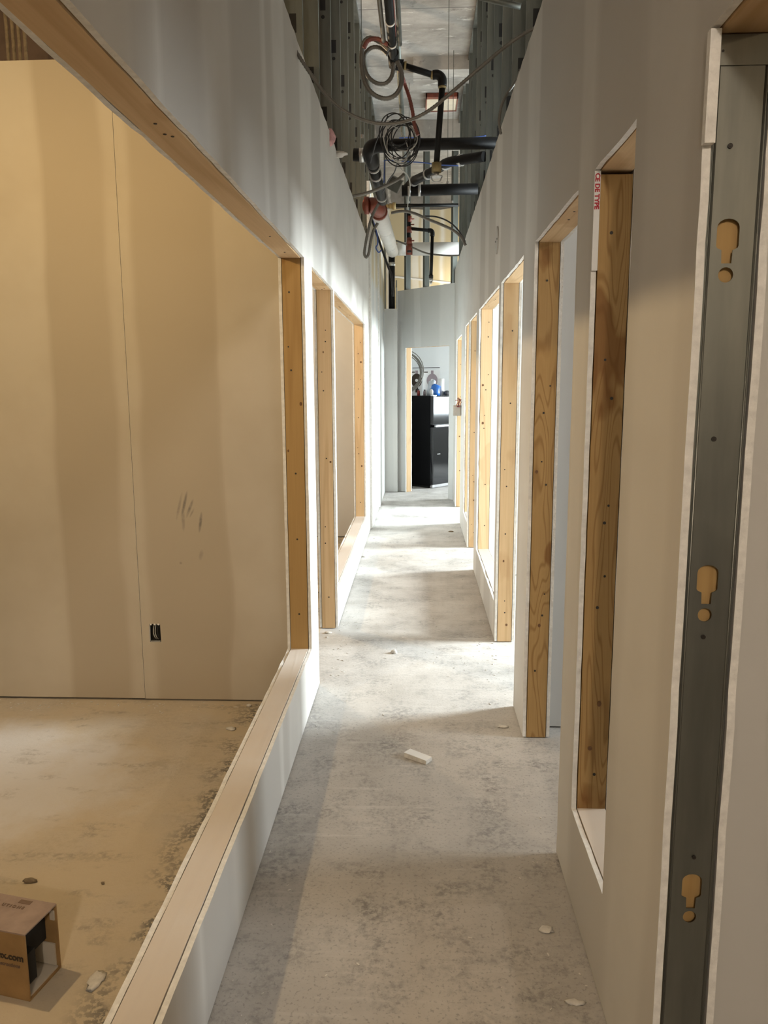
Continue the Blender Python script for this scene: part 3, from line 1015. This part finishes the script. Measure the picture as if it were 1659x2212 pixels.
for P, m_ in (([(868, 340, 5.1), (864, 362, 5.6), (880, 378, 6), (886, 400, 6.3), (882, 430, 6.8), (880, 452, 7.4)], 'wirew'), ([(860, 345, 5.2), (852, 372, 5.6), (838, 392, 6), (826, 420, 6.2)], 'wireb'),
              ([(838, 250, 5), (815, 300, 5.1), (806, 330, 5.2), (800, 352, 5.3)], 'wireb')):
    MB().tube(smooth_pts(pts_at(P, 5), 6), .0042, 6).build('loose_end', M[m_], wc_)

# black drain, cross run with bend
dp = thing('drain_pipe', (0, 5.4, 3.12), 'black drain pipe crossing the passage and turning along its left side', 'pipe')
zc = at(900, 312, Y=5.3).z
MB().tube([(0.53, 5.3, zc), (-.24, 5.3, zc)], .036, 18).build('cross_run', M['abs'], dp)
lw0, lw1 = at(805, 352, Y=5.55), at(827, 434, Y=6.72)
MB().tube(smooth_pts([(-.20, 5.3, zc), (-.27, 5.31, zc), (-.315, 5.37, zc - .005), (lw0.x, 5.47, lw0.z), lw0], 6), .045, 18).build('bend', M['abs'], dp)
MB().tube([lw0, lw1], .038, 18).build('lengthwise_run', M['abs'], dp)
MB().tube([Vector((-.30, 5.46, lw0.z + .02)), Vector((-.43, 5.46, lw0.z + .03))], .040, 16).build('side_stub', M['abs'], dp)
ring(MB(), (-.375, 5.46, lw0.z + .025), (1, 0, 0), .045, .016).build('clamp_band', M['band'], dp)
for t in (.08, .28, .86):
    ring(MB(), lw0.lerp(lw1, t), lw1 - lw0, .046, .010).build('clamp_band', M['band'], dp)
ring(MB(), (-.02, 5.3, zc), (1, 0, 0), .044, .014).build('clamp_band', M['abs'], dp)

# second black drain with a wye branch
dq = thing('drain_pipe', (0.1, 7, 3.25), 'black drain pipe farther back with clamped branch slanting up to the right', 'pipe')
a, b = at(868, 412, Y=7.0), at(1032, 408, Y=7.0)
MB().tube([a, b], .045, 18).build('cross_run', M['abs'], dq)
W = pts_at([(874, 412, 7.0), (893, 392, 6.95), (925, 376, 6.6), (950, 362, 6.4), (972, 350, 6.2), (1046, 338, 6.0)], 6)
MB().tube(smooth_pts(W, 6), .036, 16).build('slanted_branch', M['abs'], dq)
for i, j, t in ((1, 2, .05), (2, 3, 0), (3, 4, .6), (4, 5, .32)):
    ring(MB(), W[i].lerp(W[j], t), W[j] - W[i], .042, .014).build('clamp_band', M['band'], dq)
for px in (884, 906):
    ring(MB(), at(px, 411, Y=7), (1, 0, 0), .049, .012).build('clamp_band', M['band'], dq)

# insulated white drain with red oxide fittings
ip = thing('insulated_pipe', (-.3, 8.5, 3.1), 'white jacketed drain pipe with red oxide fittings turning across the end of the passage', 'pipe')
q0, q1 = at(817, 452, Y=6.95), at(848, 543, Y=9.95)
st = at(792, 444, Y=6.8)
MB().tube(smooth_pts([st, st.lerp(q0, .5) + Vector((.02, -.02, .01)), q0 + Vector((0, -.04, 0)), q0 + (q1 - q0).normalized() * .12], 6), .062, 18).build('red_bend', M['redpipe'], ip)
ring(MB(), st, (1, 0, 0), .070, .018).build('red_collar', M['redpipe'], ip)
ring(MB(), q0 + (q1 - q0).normalized() * .10, q1 - q0, .074, .03).build('red_collar', M['redpipe'], ip)
MB().tube([q0 + (q1 - q0).normalized() * .12, q1], .072, 22).build('jacket', M['white'], ip)
for t in (.38, .78):
    ring(MB(), q0.lerp(q1, t), q1 - q0, .0735, .004).build('jacket_wire', M['band'], ip)
c0, c1 = at(858, 538, Y=10.1), at(1006, 537, Y=10.1)
ring(MB(), c0 + Vector((-.02, 0, 0)), (1, 0, 0), .068, .04).build('red_collar', M['redpipe'], ip)
cj = at(877, 538, Y=10.1)
MB().tube([c0, cj], .078, 22).build('jacket', M['white'], ip)
ck = at(891, 538, Y=10.1)
MB().tube([cj, ck], .070, 20).build('red_coupling', M['redpipe'], ip)
MB().tube([ck, c1], .078, 22).build('jacket', M['white'], ip)

# vertical stack in the chase
vs = thing('soil_stack', (-.37, 11.275, 2.565), 'black vertical stack pipe standing in the open chase at the end wall', 'pipe')
pz = at(846, 545, Y=11.275)
MB().tube([(pz.x, 11.277, 2.566), (pz.x, 11.277, pz.z)], .0445, 18).build('stack', M['abs'], vs)
b_ = at(846, 571, Y=11.275)
ring(MB(), (pz.x, 11.277, b_.z), (0, 0, 1), .0475, .025).build('clamp_band', M['band'], vs)

# far sprinkler drop
s2 = thing('sprinkler_pipe', at(883, 500, Y=9.0), 'far sprinkler drop with red fittings in front of the tan wall', 'pipe')
u0, u1 = at(882, 440, Y=9.0), at(884, 545, Y=9.0)
MB().tube([u0, u1], .024, 14).build('riser', M['black'], s2)
for py, rr in ((474, .027), (497, .029), (521, .030), (535, .027)):
    c = at(884, py, Y=9.0)
    MB().tube([c + Vector((0, 0, .035)), c - Vector((0, 0, .03))], rr, 14).build('red_fitting', M['redpipe'], s2)
for py in (473, 485, 520):
    c = at(884, py, Y=9.0)
    MB().tube([c, c + Vector((.055, 0, 0))], .007, 8).build('bolt', M['redpipe'], s2)
t0, t1 = at(888, 494, Y=9.0), at(930, 498, Y=9.0)
MB().tube([t0, t1], .018, 12).build('branch_arm', M['black'], s2)
MB().tube(smooth_pts([t1 + Vector((-.03, 0, 0)), t1, t1 + Vector((.02, 0, -.02)), t1 + Vector((.02, 0, -.06))], 5), .025, 12).build('elbow', M['black'], s2)
t2 = at(931, 594, Y=9.0)
MB().tube([t1 + Vector((.02, 0, -.05)), t2], .018, 12).build('drop_pipe', M['black'], s2)
MB().tube([t2, t2 - Vector((0, 0, .035))], .024, 12).build('reducer', M['nail'], s2)
h2 = MB().tube([t2 - Vector((0, 0, .035)), t2 - Vector((0, 0, .065))], .022, 12).build('sprinkler_head', M['band'], s2)
MB().tube([t2 - Vector((0, 0, .065)), t2 - Vector((0, 0, .10))], [.018, .008], 10).build('deflector', M['band'], h2)

# thin line with fittings behind
s3 = thing('sprinkler_line', at(910, 443, Y=8.2), 'thin black cross pipe with dull brass fittings at its left end', 'pipe')
MB().tube([at(850, 444, Y=8.2), at(990, 443, Y=8.2)], .017, 12).build('cross_run', M['black'], s3)
for x0_, x1_, rr in ((834, 841, .017), (841, 848, .026), (848, 855, .034)):
    MB().tube([at(x0_, 445, Y=8.2), at(x1_, 445, Y=8.2)], rr, 10).build('fitting', M['brass'], s3)

flex('armored_cable', [(845, 460), (870, 456), (895, 461), (925, 474), (955, 486), (980, 498), (996, 512), (1006, 530)], 7.6, .014, M['flex'], 'thick grey cable arching to the right above the white cross pipe')
flex('armored_cable', [(818, 440), (806, 462), (797, 490), (790, 525), (787, 548), (792, 556), (797, 545), (801, 520), (807, 498), (816, 482)], 6.5, .012, M['flex'], 'narrow hanging loop of grey cable beside the red oxide bend')
flex('armored_cable', [(762, 424), (785, 419), (810, 411), (840, 398), (862, 386), (873, 376)], 5.7, .012, M['flex'], 'grey cable rising from the left wall top to the middle of the services')
flex('power_cable', [(852, 519), (870, 525), (892, 535), (918, 546), (940, 550), (970, 552), (1000, 551)], 9.6, .010, M['flex'], 'thin grey cable drooping in front of the white cross pipe', 'cable', None, 0)
flex('power_cable', [(918, 467), (940, 468), (962, 475), (980, 487), (994, 503), (1005, 522)], 7.7, .007, M['wireb'], 'thin dark cable arching just above the thick grey one', 'cable', None, 0)
flex('power_cable', [(802, 468), (812, 500), (824, 535), (838, 575), (846, 598), (849, 640)], 8.6, .012, M['wireb'], 'dark cable running down along the tan upper wall at the left', 'cable', None, 0)
flex('data_cable', [(862, 298), (890, 297), (930, 301), (970, 303), (1010, 299), (1050, 293)], 5.9, .0042, M['wireblue'], 'upper blue data cable stretched across the passage to the right studs', 'cable', None, 0)
flex('data_cable', [(830, 350), (835, 346), (880, 349), (920, 352), (945, 356), (990, 358)], 6.0, .0042, M['wireblue'], 'lower blue data cable running behind the wire coil', 'cable', None, 0)
flex('data_cable', [(829, 395), (830, 372), (831, 350)], 6.0, .0042, M['wireblue'], 'short blue cable dropping beside the left black drain', 'cable', None, 0)
flex('data_cable', [(806, 470), (813, 500), (816, 525), (812, 535), (818, 545), (824, 540)], 7.9, .006, M['wireblue'], 'blue cable twisted against the tan upper wall', 'cable', None, 0)
flex('armored_cable', [(1124, 150), (1118, 170), (1108, 185), (1094, 205), (1083, 230), (1078, 262), (1082, 290)], 4.3, .008, M['flex'], 'thin ribbed cable looping down the right studs')

jb = thing('junction_box', at(855, 398, Y=6.4), 'square grey metal junction box tilted beside the hanging conduit', 'junction box')
c = at(853, 398, Y=6.4)
R3 = Matrix.Rotation(.5, 3, 'Y') @ Matrix.Rotation(.35, 3, 'X')
m_ = MB()
m_.hull([c + R3 @ Vector(p) for p in ((-.05, -.025, -.05), (.05, -.025, -.05), (.05, .025, -.05), (-.05, .025, -.05), (-.05, -.025, .05), (.05, -.025, .05), (.05, .025, .05), (-.05, .025, .05))])
m_.build('box_body', M['greywood'], jb)
MB().hull([c + R3 @ Vector(p) for p in ((-.045, -.031, -.045), (.045, -.031, -.045), (.045, -.026, -.045), (-.045, -.026, -.045), (-.045, -.031, .045), (.045, -.031, .045), (.045, -.026, .045), (-.045, -.026, .045))]).build('cover_plate', M['galv_dk'], jb)

for x, y, z, l_ in ((-.36, 5.3, zc + .04, 'thin steel hanger rod at the left end of the near black drain'),
                    (.24, 7.0, a.z + .045, 'thin steel hanger rod holding the farther black drain'), (.33, 8.2, at(960, 443, Y=8.2).z + .015, 'thin steel hanger rod above the thin cross pipe'),
                    (-.108, 9.0, u0.z, 'thin steel hanger rod above the far sprinkler drop')):
    h_ = thing('hanger_rod', (x, y, z), l_, 'hanger rod')
    MB().tube([(x, y, z), (x, y, DECK - .001)], .0028, 6).build('rod', M['galv_dk'], h_)
    MB().tube([(x, y, z + .004), (x, y, z + .024)], .011, 6).build('nut', M['band'], h_)

# red framed panels on the deck
for (xa, xb, ya, yb), l_ in (((920, 990, 209, 241), 'cream ceiling panel in a red frame on the concrete deck'), ((926, 990, 283, 293), 'farther red framed ceiling panel partly hidden by the black drain')):
    p, q = at(xa, ya, Z=DECK - .04), at(xb, ya, Z=DECK - .04)
    yn, yf = p.y, max(p.y + .25, at(xa, yb, Z=DECK - .04).y)
    h_ = thing('ceiling_panel', ((p.x + q.x) / 2, p.y, DECK - .09), l_, 'ceiling panel')
    xm = (p.x + q.x) / 2
    z0, z1 = DECK - .045, DECK - .002
    MB().box(p.x + .012, xm - .008, yn + .07, yf - .016, z0 + .006, z1).build('panel', M['cream'], h_)
    MB().box(xm + .008, q.x - .012, yn + .07, yf - .016, z0 + .006, z1).build('panel', M['cream'], h_)
    for bx in ((p.x, q.x, yn, yn + .07), (p.x, q.x, yf - .016, yf), (p.x, p.x + .012, yn, yf), (q.x - .012, q.x, yn, yf), (xm - .008, xm + .008, yn, yf)):
        MB().box(*bx, z0, z1).build('frame_bar', M['redpipe'], h_)

tag(MB().lump(at(712, 297, Y=4.78), .03, .03, .05, .4, flat=False).build('insulation_tuft', M['pink']), 'pink insulation tuft poking over the left wall top', 'insulation')
tag(MB().lump(at(733, 333, Y=5.15), .05, .025, .02, .5, flat=False).build('plaster_clump', M['plast']), 'whitish plaster clump clinging to the left wall top', 'plaster')
tag(MB().tube(smooth_pts([at(846, 597, Y=13.482), at(900, 603, Y=13.482), at(990, 613, Y=13.482)]), .018, 8).build('conduit', M['white']), 'white conduit crossing the bare tan wall far behind', 'conduit')
cb = thing('cable_bundle', at(10, 100, Y=3.9), 'bundle of brown cables hanging above the warm room wall', 'cables')
for k in range(4):
    x = -1.93 + .022 * k
    MB().tube(smooth_pts([(x, 3.9 + .01 * k, 2.7), (x + .006 * k, 3.92, 3.2), (x - .01, 3.9, 3.8), (x, 3.9, DECK - .01)]), .009, 8).build('cable', M['stone'], cb)

# ------------------------------------------------------------------ wall fittings
eb = thing('electrical_box', (.42, 8.63, 1.19), 'grey plastic electrical box with loose red wires at the farthest right doorway', 'electrical box')
MB().box(.375, XR - .001, 8.60, 8.655, 1.195, 1.31).build('box_body', M['greybox'], eb, bevel=.006)
MB().box(.385, XR - .006, 8.596, 8.602, 1.205, 1.30).build('face_plate', M['greybox'], eb, bevel=.002)
rd = random.Random(3)
for k in range(6):
    p0 = Vector((.425 + rd.uniform(-.005, .02), 8.595, 1.29))
    MB().tube(smooth_pts([p0, p0 + Vector((rd.uniform(-.01, .02), -.02, .03)), p0 + Vector((rd.uniform(-.02, .03), -.015, .07)), p0 + Vector((rd.uniform(-.045, .03), -.01, rd.uniform(.06, .11)))]), .0035, 6).build('wire', M['wirered' if k % 3 else 'wireb'], eb)
rc = at(1075, 519, X=XR)
dc = thing('round_cover', (XR, rc.y, rc.z - .08), 'round grey cover plate high on the right wall', 'cover plate')
MB().disc((XR - .004, rc.y, rc.z), (-1, 0, 0), .078, .0036, 32).build('plate', M['greybox'], dc)
for k in (-1, 1):
    MB().disc((XR - .009, rc.y + .05 * k, rc.z), (-1, 0, 0), .005, .0012, 8).build('screw', M['nail'], dc)

ob = thing('outlet_box', (-1.284, 3.655, .305), 'open outlet box with loose wires low on the warm room wall', 'outlet box')
MB().box(-1.306, -1.262, 3.672, 3.678, .308, .391).build('box_back', M['dark'], ob)
for x, m_ in ((-1.292, 'wirew'), (-1.283, 'wirew'), (-1.272, 'wireb')):
    MB().tube(smooth_pts([(x, 3.668, .388), (x - .002, 3.656, .355), (x + .003, 3.655, .33), (x + .008, 3.667, .313)]), .0022, 6).build('wire', M[m_], ob)
MB().box(-1.307, -1.261, 3.652, 3.662, .3052, .309).build('box_lip', M['band'], ob)
for k in (-1.303, -1.284, -1.266):
    MB().lump((k, 3.651, .392), .006, .004, .005, .4, 5, 7, flat=False).build('chipped_edge', M['gyp'], ob)

# print on the cut board edge beside the narrow opening on the right
bs = thing('board_edge_strip', (XR + .007, 2.20, 1.84), 'white board edge strip with red lettering beside the narrow right opening', 'edge strip')
MB().box(XR - .0005, XR + T + .001, 2.2085, 2.2142, 1.845, 2.098).build('strip', M['paper'], bs)
mt = Matrix(((0, 1, 0, XR + .003), (0, 0, -1, 2.2082), (-1, 0, 0, 2.092), (0, 0, 0, 1)))
tx = text_mesh('lettering', 'CE DE TYPE', .0165, M['inkr'], Matrix(((0, 1, 0, XR + .0015), (0, 0, -1, 2.2080), (-1.05, 0, 0, 2.092), (0, 0, 0, 1))), bs, .0006)

# ------------------------------------------------------------------ refrigerator in the far room
C0 = Vector((.214, 11.596)); ax = Vector((.656, .754)).normalized(); ay = Vector((-.754, .656)).normalized()
FW, FD, FH = .54, .56, 1.36


def fb(u0, u1, w0, w1, z0, z1):
    def p(u, w):
        q = C0 + ax * u + ay * w
        return q.x, q.y
    c = [p(u0, w0), p(u1, w0), p(u1, w1), p(u0, w1)]
    return MB().hull([(x, y, z0) for x, y in c] + [(x, y, z1) for x, y in c])


fr = thing('refrigerator', (C0.x, C0.y, 0), 'glossy black two door refrigerator standing beyond the end doorway', 'refrigerator')
fb(.004, FW - .004, .066, FD, .03, FH).build('cabinet', M['side'], fr, bevel=.006)
fdoor = fb(0, FW, 0, .06, .055, .905).build('lower_door', M['gloss'], fr, bevel=.012)
zdoor = fb(0, FW, 0, .06, .935, FH - .004).build('freezer_door', M['gloss'], fr, bevel=.012)
fb(.06, FW - .05, -.006, .03, .907, .932).build('door_grip', M['chrome'], fr, bevel=.003)
fb(.01, .09, .01, .06, FH - .002, FH + .012).build('hinge_cover', M['chrome'], fr, bevel=.003)
fb(.02, FW - .02, .02, .07, .008, .05).build('kick_plate', M['chrome'], fr)
fb(.02, FW - .02, .1, FD - .02, .001, .03).build('plinth', M['dark'], fr)
fb(.10, .17, -.0022, .001, .50, .512).build('badge', M['chrome'], fdoor)

# things on top of it
ZT = FH + .0005


def ontop(px, Y):
    return at(px, 850, Y=Y)


def saw_carton(px0, px1, pyt, Y, label, disc_mat):
    p, q = at(px0, 850, Y=Y), at(px1, 850, Y=Y)
    zt = at(px0, pyt, Y=Y).z
    t_ = thing('carton', ((p.x + q.x) / 2, Y + .05, ZT), label, 'box')
    MB().box(p.x, q.x, Y, Y + .1, ZT, zt).build('carton_body', M['paper'], t_)
    xm = (p.x + q.x) / 2 + .01
    hz = zt - ZT
    zc_ = ZT + hz * .60
    MB().disc((xm, Y - .001, zc_), (0, -1, 0), hz * .27, .0006, 28, 0, .82).build('printed_disc', disc_mat, t_)
    MB().disc((xm, Y - .002, zc_), (0, -1, 0), hz * .06, .0006, 16).build('printed_hub', M['paper'], t_)
    MB().box(xm - .018, xm + .022, Y - .0016, Y - .0002, ZT + hz * .12, ZT + hz * .36).build('printed_handle', disc_mat, t_)
    MB().box(p.x + .012, p.x + .07, Y - .0016, Y - .0002, zt - .035, zt - .02).build('printed_line', M['ink'], t_)
    MB().box(xm - .02, xm + .02, Y - .0016, Y - .0002, zt - .05, zt - .004).build('printed_tab', M['greyprint'], t_)
    MB().box(p.x + .012, p.x + .05, Y - .0016, Y - .0002, ZT + hz * .2, ZT + hz * .22).build('printed_line', M['greyprint'], t_)
    return t_


saw_carton(886, 911, 800, 12.12, 'white carton with a black round tool print, left one on the refrigerator', M['ink'])
saw_carton(914, 950, 800, 12.20, 'white carton with a grey round print behind the blue bag', M['greyprint'])
zt = at(900, 800, Y=12.15).z
tag(MB().tube([at(891, 795, Y=12.2), at(950, 794, Y=12.2)], .006, 6).build('thin_rod', M['wireb']), 'thin dark rod lying across the tops of the two white cartons', 'rod')
pr = at(952, 850, Y=12.0)
pt = thing('paper_roll', (pr.x, 12.0, ZT), 'upright white paper roll at the right on the refrigerator', 'paper roll')
MB().tube([(pr.x, 12.0, ZT), (pr.x, 12.0, ZT + .25)], .052, 22).build('roll', M['paper'], pt)
MB().tube([(pr.x, 12.0, ZT + .2502), (pr.x, 12.0, ZT + .2512)], .018, 14).build('core', M['card'], pt)
bgp = at(937, 850, Y=11.88)
bgt = thing('plastic_bag', (bgp.x, 11.88, ZT), 'crumpled blue and clear plastic bag on the refrigerator', 'bag')
random.seed(21)
MB().lump((bgp.x + .015, 11.88, ZT + .0665), .085, .05, .11, .34, 7, 9).build('blue_contents', M['bagblue'], bgt)
MB().lump((bgp.x - .045, 11.90, ZT + .085), .06, .045, .14, .34, 7, 9).build('clear_film', M['bagclear'], bgt)
MB().lump((bgp.x - .005, 11.90, ZT + .17), .04, .035, .07, .4, 6, 8).build('clear_film', M['bagclear'], bgt)
MB().lump((bgp.x - .035, 11.83, ZT + .04), .03, .02, .06, .1, 7, 10).build('white_packet', M['paper'], bgt)
for px, h_, m_, l_ in ((904, .10, 'wirered', 'small reddish bottle standing on the refrigerator before the left carton'), (917, .09, 'greyprint', 'small grey bottle on the refrigerator between the cartons'),
                       (922, .08, 'paper', 'small white cup on the refrigerator beside the blue bag')):
    p = at(px, 850, Y=11.93)
    t_ = thing('bottle', (p.x, 11.93, ZT), l_, 'bottle')
    MB().tube([(p.x, 11.93, ZT), (p.x, 11.93, ZT + h_ * .65), (p.x, 11.93, ZT + h_ * .8)], [.022, .022, .011], 14).build('bottle_body', M[m_], t_)
    MB().tube([(p.x, 11.93, ZT + h_ * .8), (p.x, 11.93, ZT + h_)], .012, 12).build('cap', M['cloth' if m_ != 'paper' else 'paper'], t_)
p = at(966, 850, Y=11.95)
tag(MB().lump((p.x, 11.95, ZT + .0305), .05, .05, .045, .25, 7, 12).build('dark_cloth', M['cloth']), 'crumpled dark cloth at the right edge on the refrigerator', 'cloth')

# hanging cable coil on the wall behind
cc = at(872, 803, Y=11.52)
cl = thing('cable_coil', (cc.x, 11.5, cc.z - .30), 'hanging coil of thin grey cable in the far doorway above the refrigerator', 'cable coil')
rd = random.Random(9)
for k in range(6):
    rr = .235 + .010 * k + rd.uniform(-.012, .012)
    ox, oz = rd.uniform(-.01, .03), rd.uniform(-.02, .02)
    P = [(cc.x + ox + rr * math.cos(t * 6.283 / 28), 11.50 + .01 * math.sin(t) - .007 * k, cc.z + oz + rr * 1.06 * math.sin(t * 6.283 / 28)) for t in range(29)]
    MB().tube(P, .0065, 7, closed=True).build('cable_turn', M['flex'], cl)
MB().tube([(cc.x + .06, 11.50, cc.z + .22), (cc.x + .085, 11.48, cc.z + .42), (cc.x + .06, 11.32, cc.z + .46)], .005, 6).build('hanging_cord', M['wireb'], cl)

# folded black step leaning inside the doorway
fs = thing('folding_stool', at(886, 1055, Z=0), 'folded black metal stool leaning at the left of the refrigerator', 'stool')
L = [((874, 968), (889, 1054)), ((868, 975), (886, 1058)), ((862, 960), (878, 1057))]
for k, (u, v) in enumerate(L):
    q = at(v[0], v[1], Z=0.0)
    pz = at(u[0], u[1], Y=q.y + .06)
    MB().tube([q + Vector((0, 0, .010)), pz], .009, 8).build('leg', M['side'], fs)
    MB().tube([q + Vector((0, 0, .0)), q + Vector((0, 0, .03))], .012, 8).build('foot_cap', M['dark'], fs)
p, q = at(881, 1012, Y=11.42), at(887, 1022, Y=11.42)
MB().tube([p, q], .008, 8).build('brace', M['side'], fs)

# ------------------------------------------------------------------ cardboard box in the warm room
cbx = thing('cardboard_box', (-.98, 1.75, 0), 'open ended brown cardboard box lying on the floor of the warm room', 'box')
O = Vector((-.983, 1.733)); e1 = Vector((.026, .121)); eL = Vector((-.121, .026)).normalized() * .30
Hb, tk = .19, .004


def bxp(l, w, z):
    q = O + eL * l + e1 * w
    return Vector((q.x, q.y, z))


def slab(l0, l1, w0, w1, z0, z1):
    return MB().hull([bxp(l0, w0, z0), bxp(l1, w0, z0), bxp(l1, w1, z0), bxp(l0, w1, z0), bxp(l0, w0, z1), bxp(l1, w0, z1), bxp(l1, w1, z1), bxp(l0, w1, z1)])


tw = tk / e1.length
slab(0, 1, 0, 1, .001, .001 + tk).build('bottom_panel', [M['card']], cbx)
fpan = slab(0, 1, 0, tw, .001 + tk, Hb - tk).build('front_panel', M['card'], cbx)
slab(0, 1, 1 - tw, 1, .001 + tk, Hb - tk).build('rear_panel', M['card'], cbx)
tpan = slab(0, 1, 0, 1, Hb - tk, Hb).build('top_panel', M['cardtop'], cbx)
slab(1 - .012, 1, tw, 1 - tw, .001 + tk, Hb - tk).build('end_panel', M['card'], cbx)
slab(.02, .5, tw * 1.2, 1 - tw * 1.2, .001 + tk, .010).build('inner_liner', M['cardin'], cbx)
slab(.03, .25, 1 - tw * 2.2, 1 - tw * 1.2, .012, .075).build('inner_liner', M['cardin'], cbx)
slab(.30, .32, tw * 2, 1 - tw * 3, .012, .06).build('inner_liner', M['cardin'], cbx)
slab(.05, .55, tw * 1.5, .40, .03, .115).build('inner_case_or_shade', M['dark'], cbx)
slab(.12, .6, tw * 1.3, 1 - tw * 1.3, .085, Hb - tk * 1.3).build('inner_case_or_shade', M['dark'], cbx)  # block added as painted shade filling the upper inside of the box
slab(.015, .06, 1 - tw * 2.0, 1 - tw * 1.1, .145, .172).build('torn_tape', M['cardin'], cbx)
ex = (-eL).normalized(); nrm = Vector((-e1.x, -e1.y)).normalized()


def face_matrix(org, xdir, up, out, s=1.0):
    m4 = Matrix.Identity(4)
    for i, v in enumerate((xdir, up, out)):
        for k in range(3):
            m4[k][i] = v[k] * s
    for k in range(3):
        m4[k][3] = org[k]
    return m4


X3 = Vector((ex.x, ex.y, 0)); U3 = Vector((0, 0, 1)); N3 = Vector((nrm.x, nrm.y, 0))
o_ = bxp(.285, 0, .112) + N3 * .0006
text_mesh('lettering', 'ex.com', .026, M['ink'], face_matrix(o_, X3, U3, N3), fpan, .0007)
text_mesh('lettering', 'instructions', .0145, M['inkb'], face_matrix(bxp(.30, 0, .092) + N3 * .0006, X3, U3, N3), fpan, .0003)
Y3 = Vector((e1.x, e1.y, 0)).normalized()
text_mesh('lettering', 'U T I O N S', .0135, M['inkb'], face_matrix(bxp(.46, .66, Hb + .0006), X3, Y3, U3), tpan, .0004)
slab(.22, .34, .82, .93, Hb, Hb + .0008).build('printed_logo', M['inkb'], tpan)

# ------------------------------------------------------------------ debris on the floor
random.seed(4)
sc1 = thing('drywall_scrap', at(903, 1640, Z=0), 'small whitish board offcut lying in the middle of the passage floor', 'scrap')
c = at(903, 1640, Z=0)
dr = Vector((.045, -.03, 0)); sd = Vector((.012, .018, 0))
MB().hull([c - dr - sd + Vector((0, 0, .001)), c + dr - sd + Vector((0, 0, .001)), c + dr + sd + Vector((0, 0, .001)), c - dr + sd + Vector((0, 0, .001)),
           c - dr - sd + Vector((0, 0, .022)), c + dr - sd + Vector((0, 0, .016)), c + dr + sd + Vector((0, 0, .016)), c - dr + sd + Vector((0, 0, .02))]).build('core', M['plast'], sc1)
c2 = c + Vector((0, 0, .0215))
MB().hull([c2 - dr - sd, c2 + dr - sd + Vector((0, 0, -.005)), c2 + dr + sd + Vector((0, 0, -.005)), c2 - dr + sd, c2 - dr * 1.05 - sd + Vector((0, 0, .0015)), c2 + dr - sd + Vector((0, 0, -.0035)), c2 + dr + sd + Vector((0, 0, -.0035)), c2 - dr + sd + Vector((0, 0, .0015))]).build('paper_facing', M['paper'], sc1)
for px, py, rx, ry, rz, m_, l_ in (
        (66, 1906, .020, .009, .010, 'stone', 'dark brown lump on the warm room floor above the cardboard box'),
        (222, 1910, .006, .005, .005, 'stone', 'tiny dark crumb on the warm room floor right of the brown lump'),
        (208, 2118, .020, .034, .003, 'plast', 'flat pale scrap on the warm room floor right of the cardboard box'),
        (1181, 2009, .022, .016, .004, 'plast', 'flat plaster flake near the right wall foot'),
        (1238, 2166, .026, .010, .004, 'plast', 'long plaster flake nearest the camera at the right wall foot'),
        (1086, 1570, .024, .016, .004, 'plast', 'round plaster flake at the foot of the plywood grained post'),
        (709, 1368, .020, .014, .008, 'plast', 'pale chip just before the foot of the left doorway post'),
        (706, 1378, .008, .008, .006, 'plast', 'smaller pale chip before the left doorway post'),
        (852, 1411, .018, .014, .014, 'plast', 'crumpled chip in the brightest floor patch'),
        (538, 1526, .014, .010, .008, 'plast', 'pale chip at the foot of the warm room wall near the low sill'),
        (499, 1576, .020, .016, .008, 'plast', 'pale scrap beside the low sill in the warm room'),
        (974, 1149, .030, .014, .008, 'stone', 'dark bit on the far passage floor near the right wall'),
        (786, 1203, .016, .012, .008, 'plast', 'white chip at the foot of the far left low wall'),
        (1028, 1236, .024, .016, .006, 'plast', 'plaster crumbs at the corner of the third right doorway')):
    c = at(px, py, Z=0)
    tag(MB().lump((c.x, c.y, rz * .6), rx, ry, rz, .35, 6, 9).build('floor_debris', M[m_]), l_, 'debris')
p = at(848, 1059, Z=0)
p.y -= .12
tag(MB().lump((p.x - .01, p.y, .024), .075, .035, .04, .45, 7, 12).build('insulation_scrap', M['insul']), 'yellow insulation scrap at the foot of the pipe chase', 'insulation')

# uncountable sanding crumbs and paper shreds along the wall feet
fl = MB()
rd = random.Random(17)


def crumb(x, y, s_):
    a = rd.uniform(0, 6.28)
    L_, w_ = s_ * rd.uniform(.6, 1.6), s_ * rd.uniform(.2, .5)
    dx, dy = math.cos(a), math.sin(a)
    q = [(x - dx * L_ - dy * w_, y - dy * L_ + dx * w_), (x + dx * L_ - dy * w_, y + dy * L_ + dx * w_), (x + dx * L_ + dy * w_, y + dy * L_ - dx * w_), (x - dx * L_ + dy * w_, y - dy * L_ - dx * w_)]
    fl.prism(q, .0005, .0005 + s_ * rd.uniform(.2, .5))


for k in range(520):
    y = rd.uniform(1.4, 11) if k % 3 else rd.uniform(3.2, 5.0)
    side = rd.random()
    if side < .4:
        x = XL + .012 + abs(rd.gauss(0, .07))
    elif side < .75:
        x = XR - .012 - abs(rd.gauss(0, .07))
    else:
        x = rd.uniform(XL + .02, XR - .02)
    crumb(min(max(x, XL + .012), XR - .012), y, rd.uniform(.0015, .0045) * (1.0 if y < 4 else 1.4))
for k in range(90):
    crumb(rd.uniform(-2.2, -.66), 3.63 - abs(rd.gauss(0, .06)), rd.uniform(.002, .006))
fl.build('plaster_crumbs', M['plast'], None, kind='stuff', label='loose white plaster crumbs and shreds along the wall feet', category='debris')
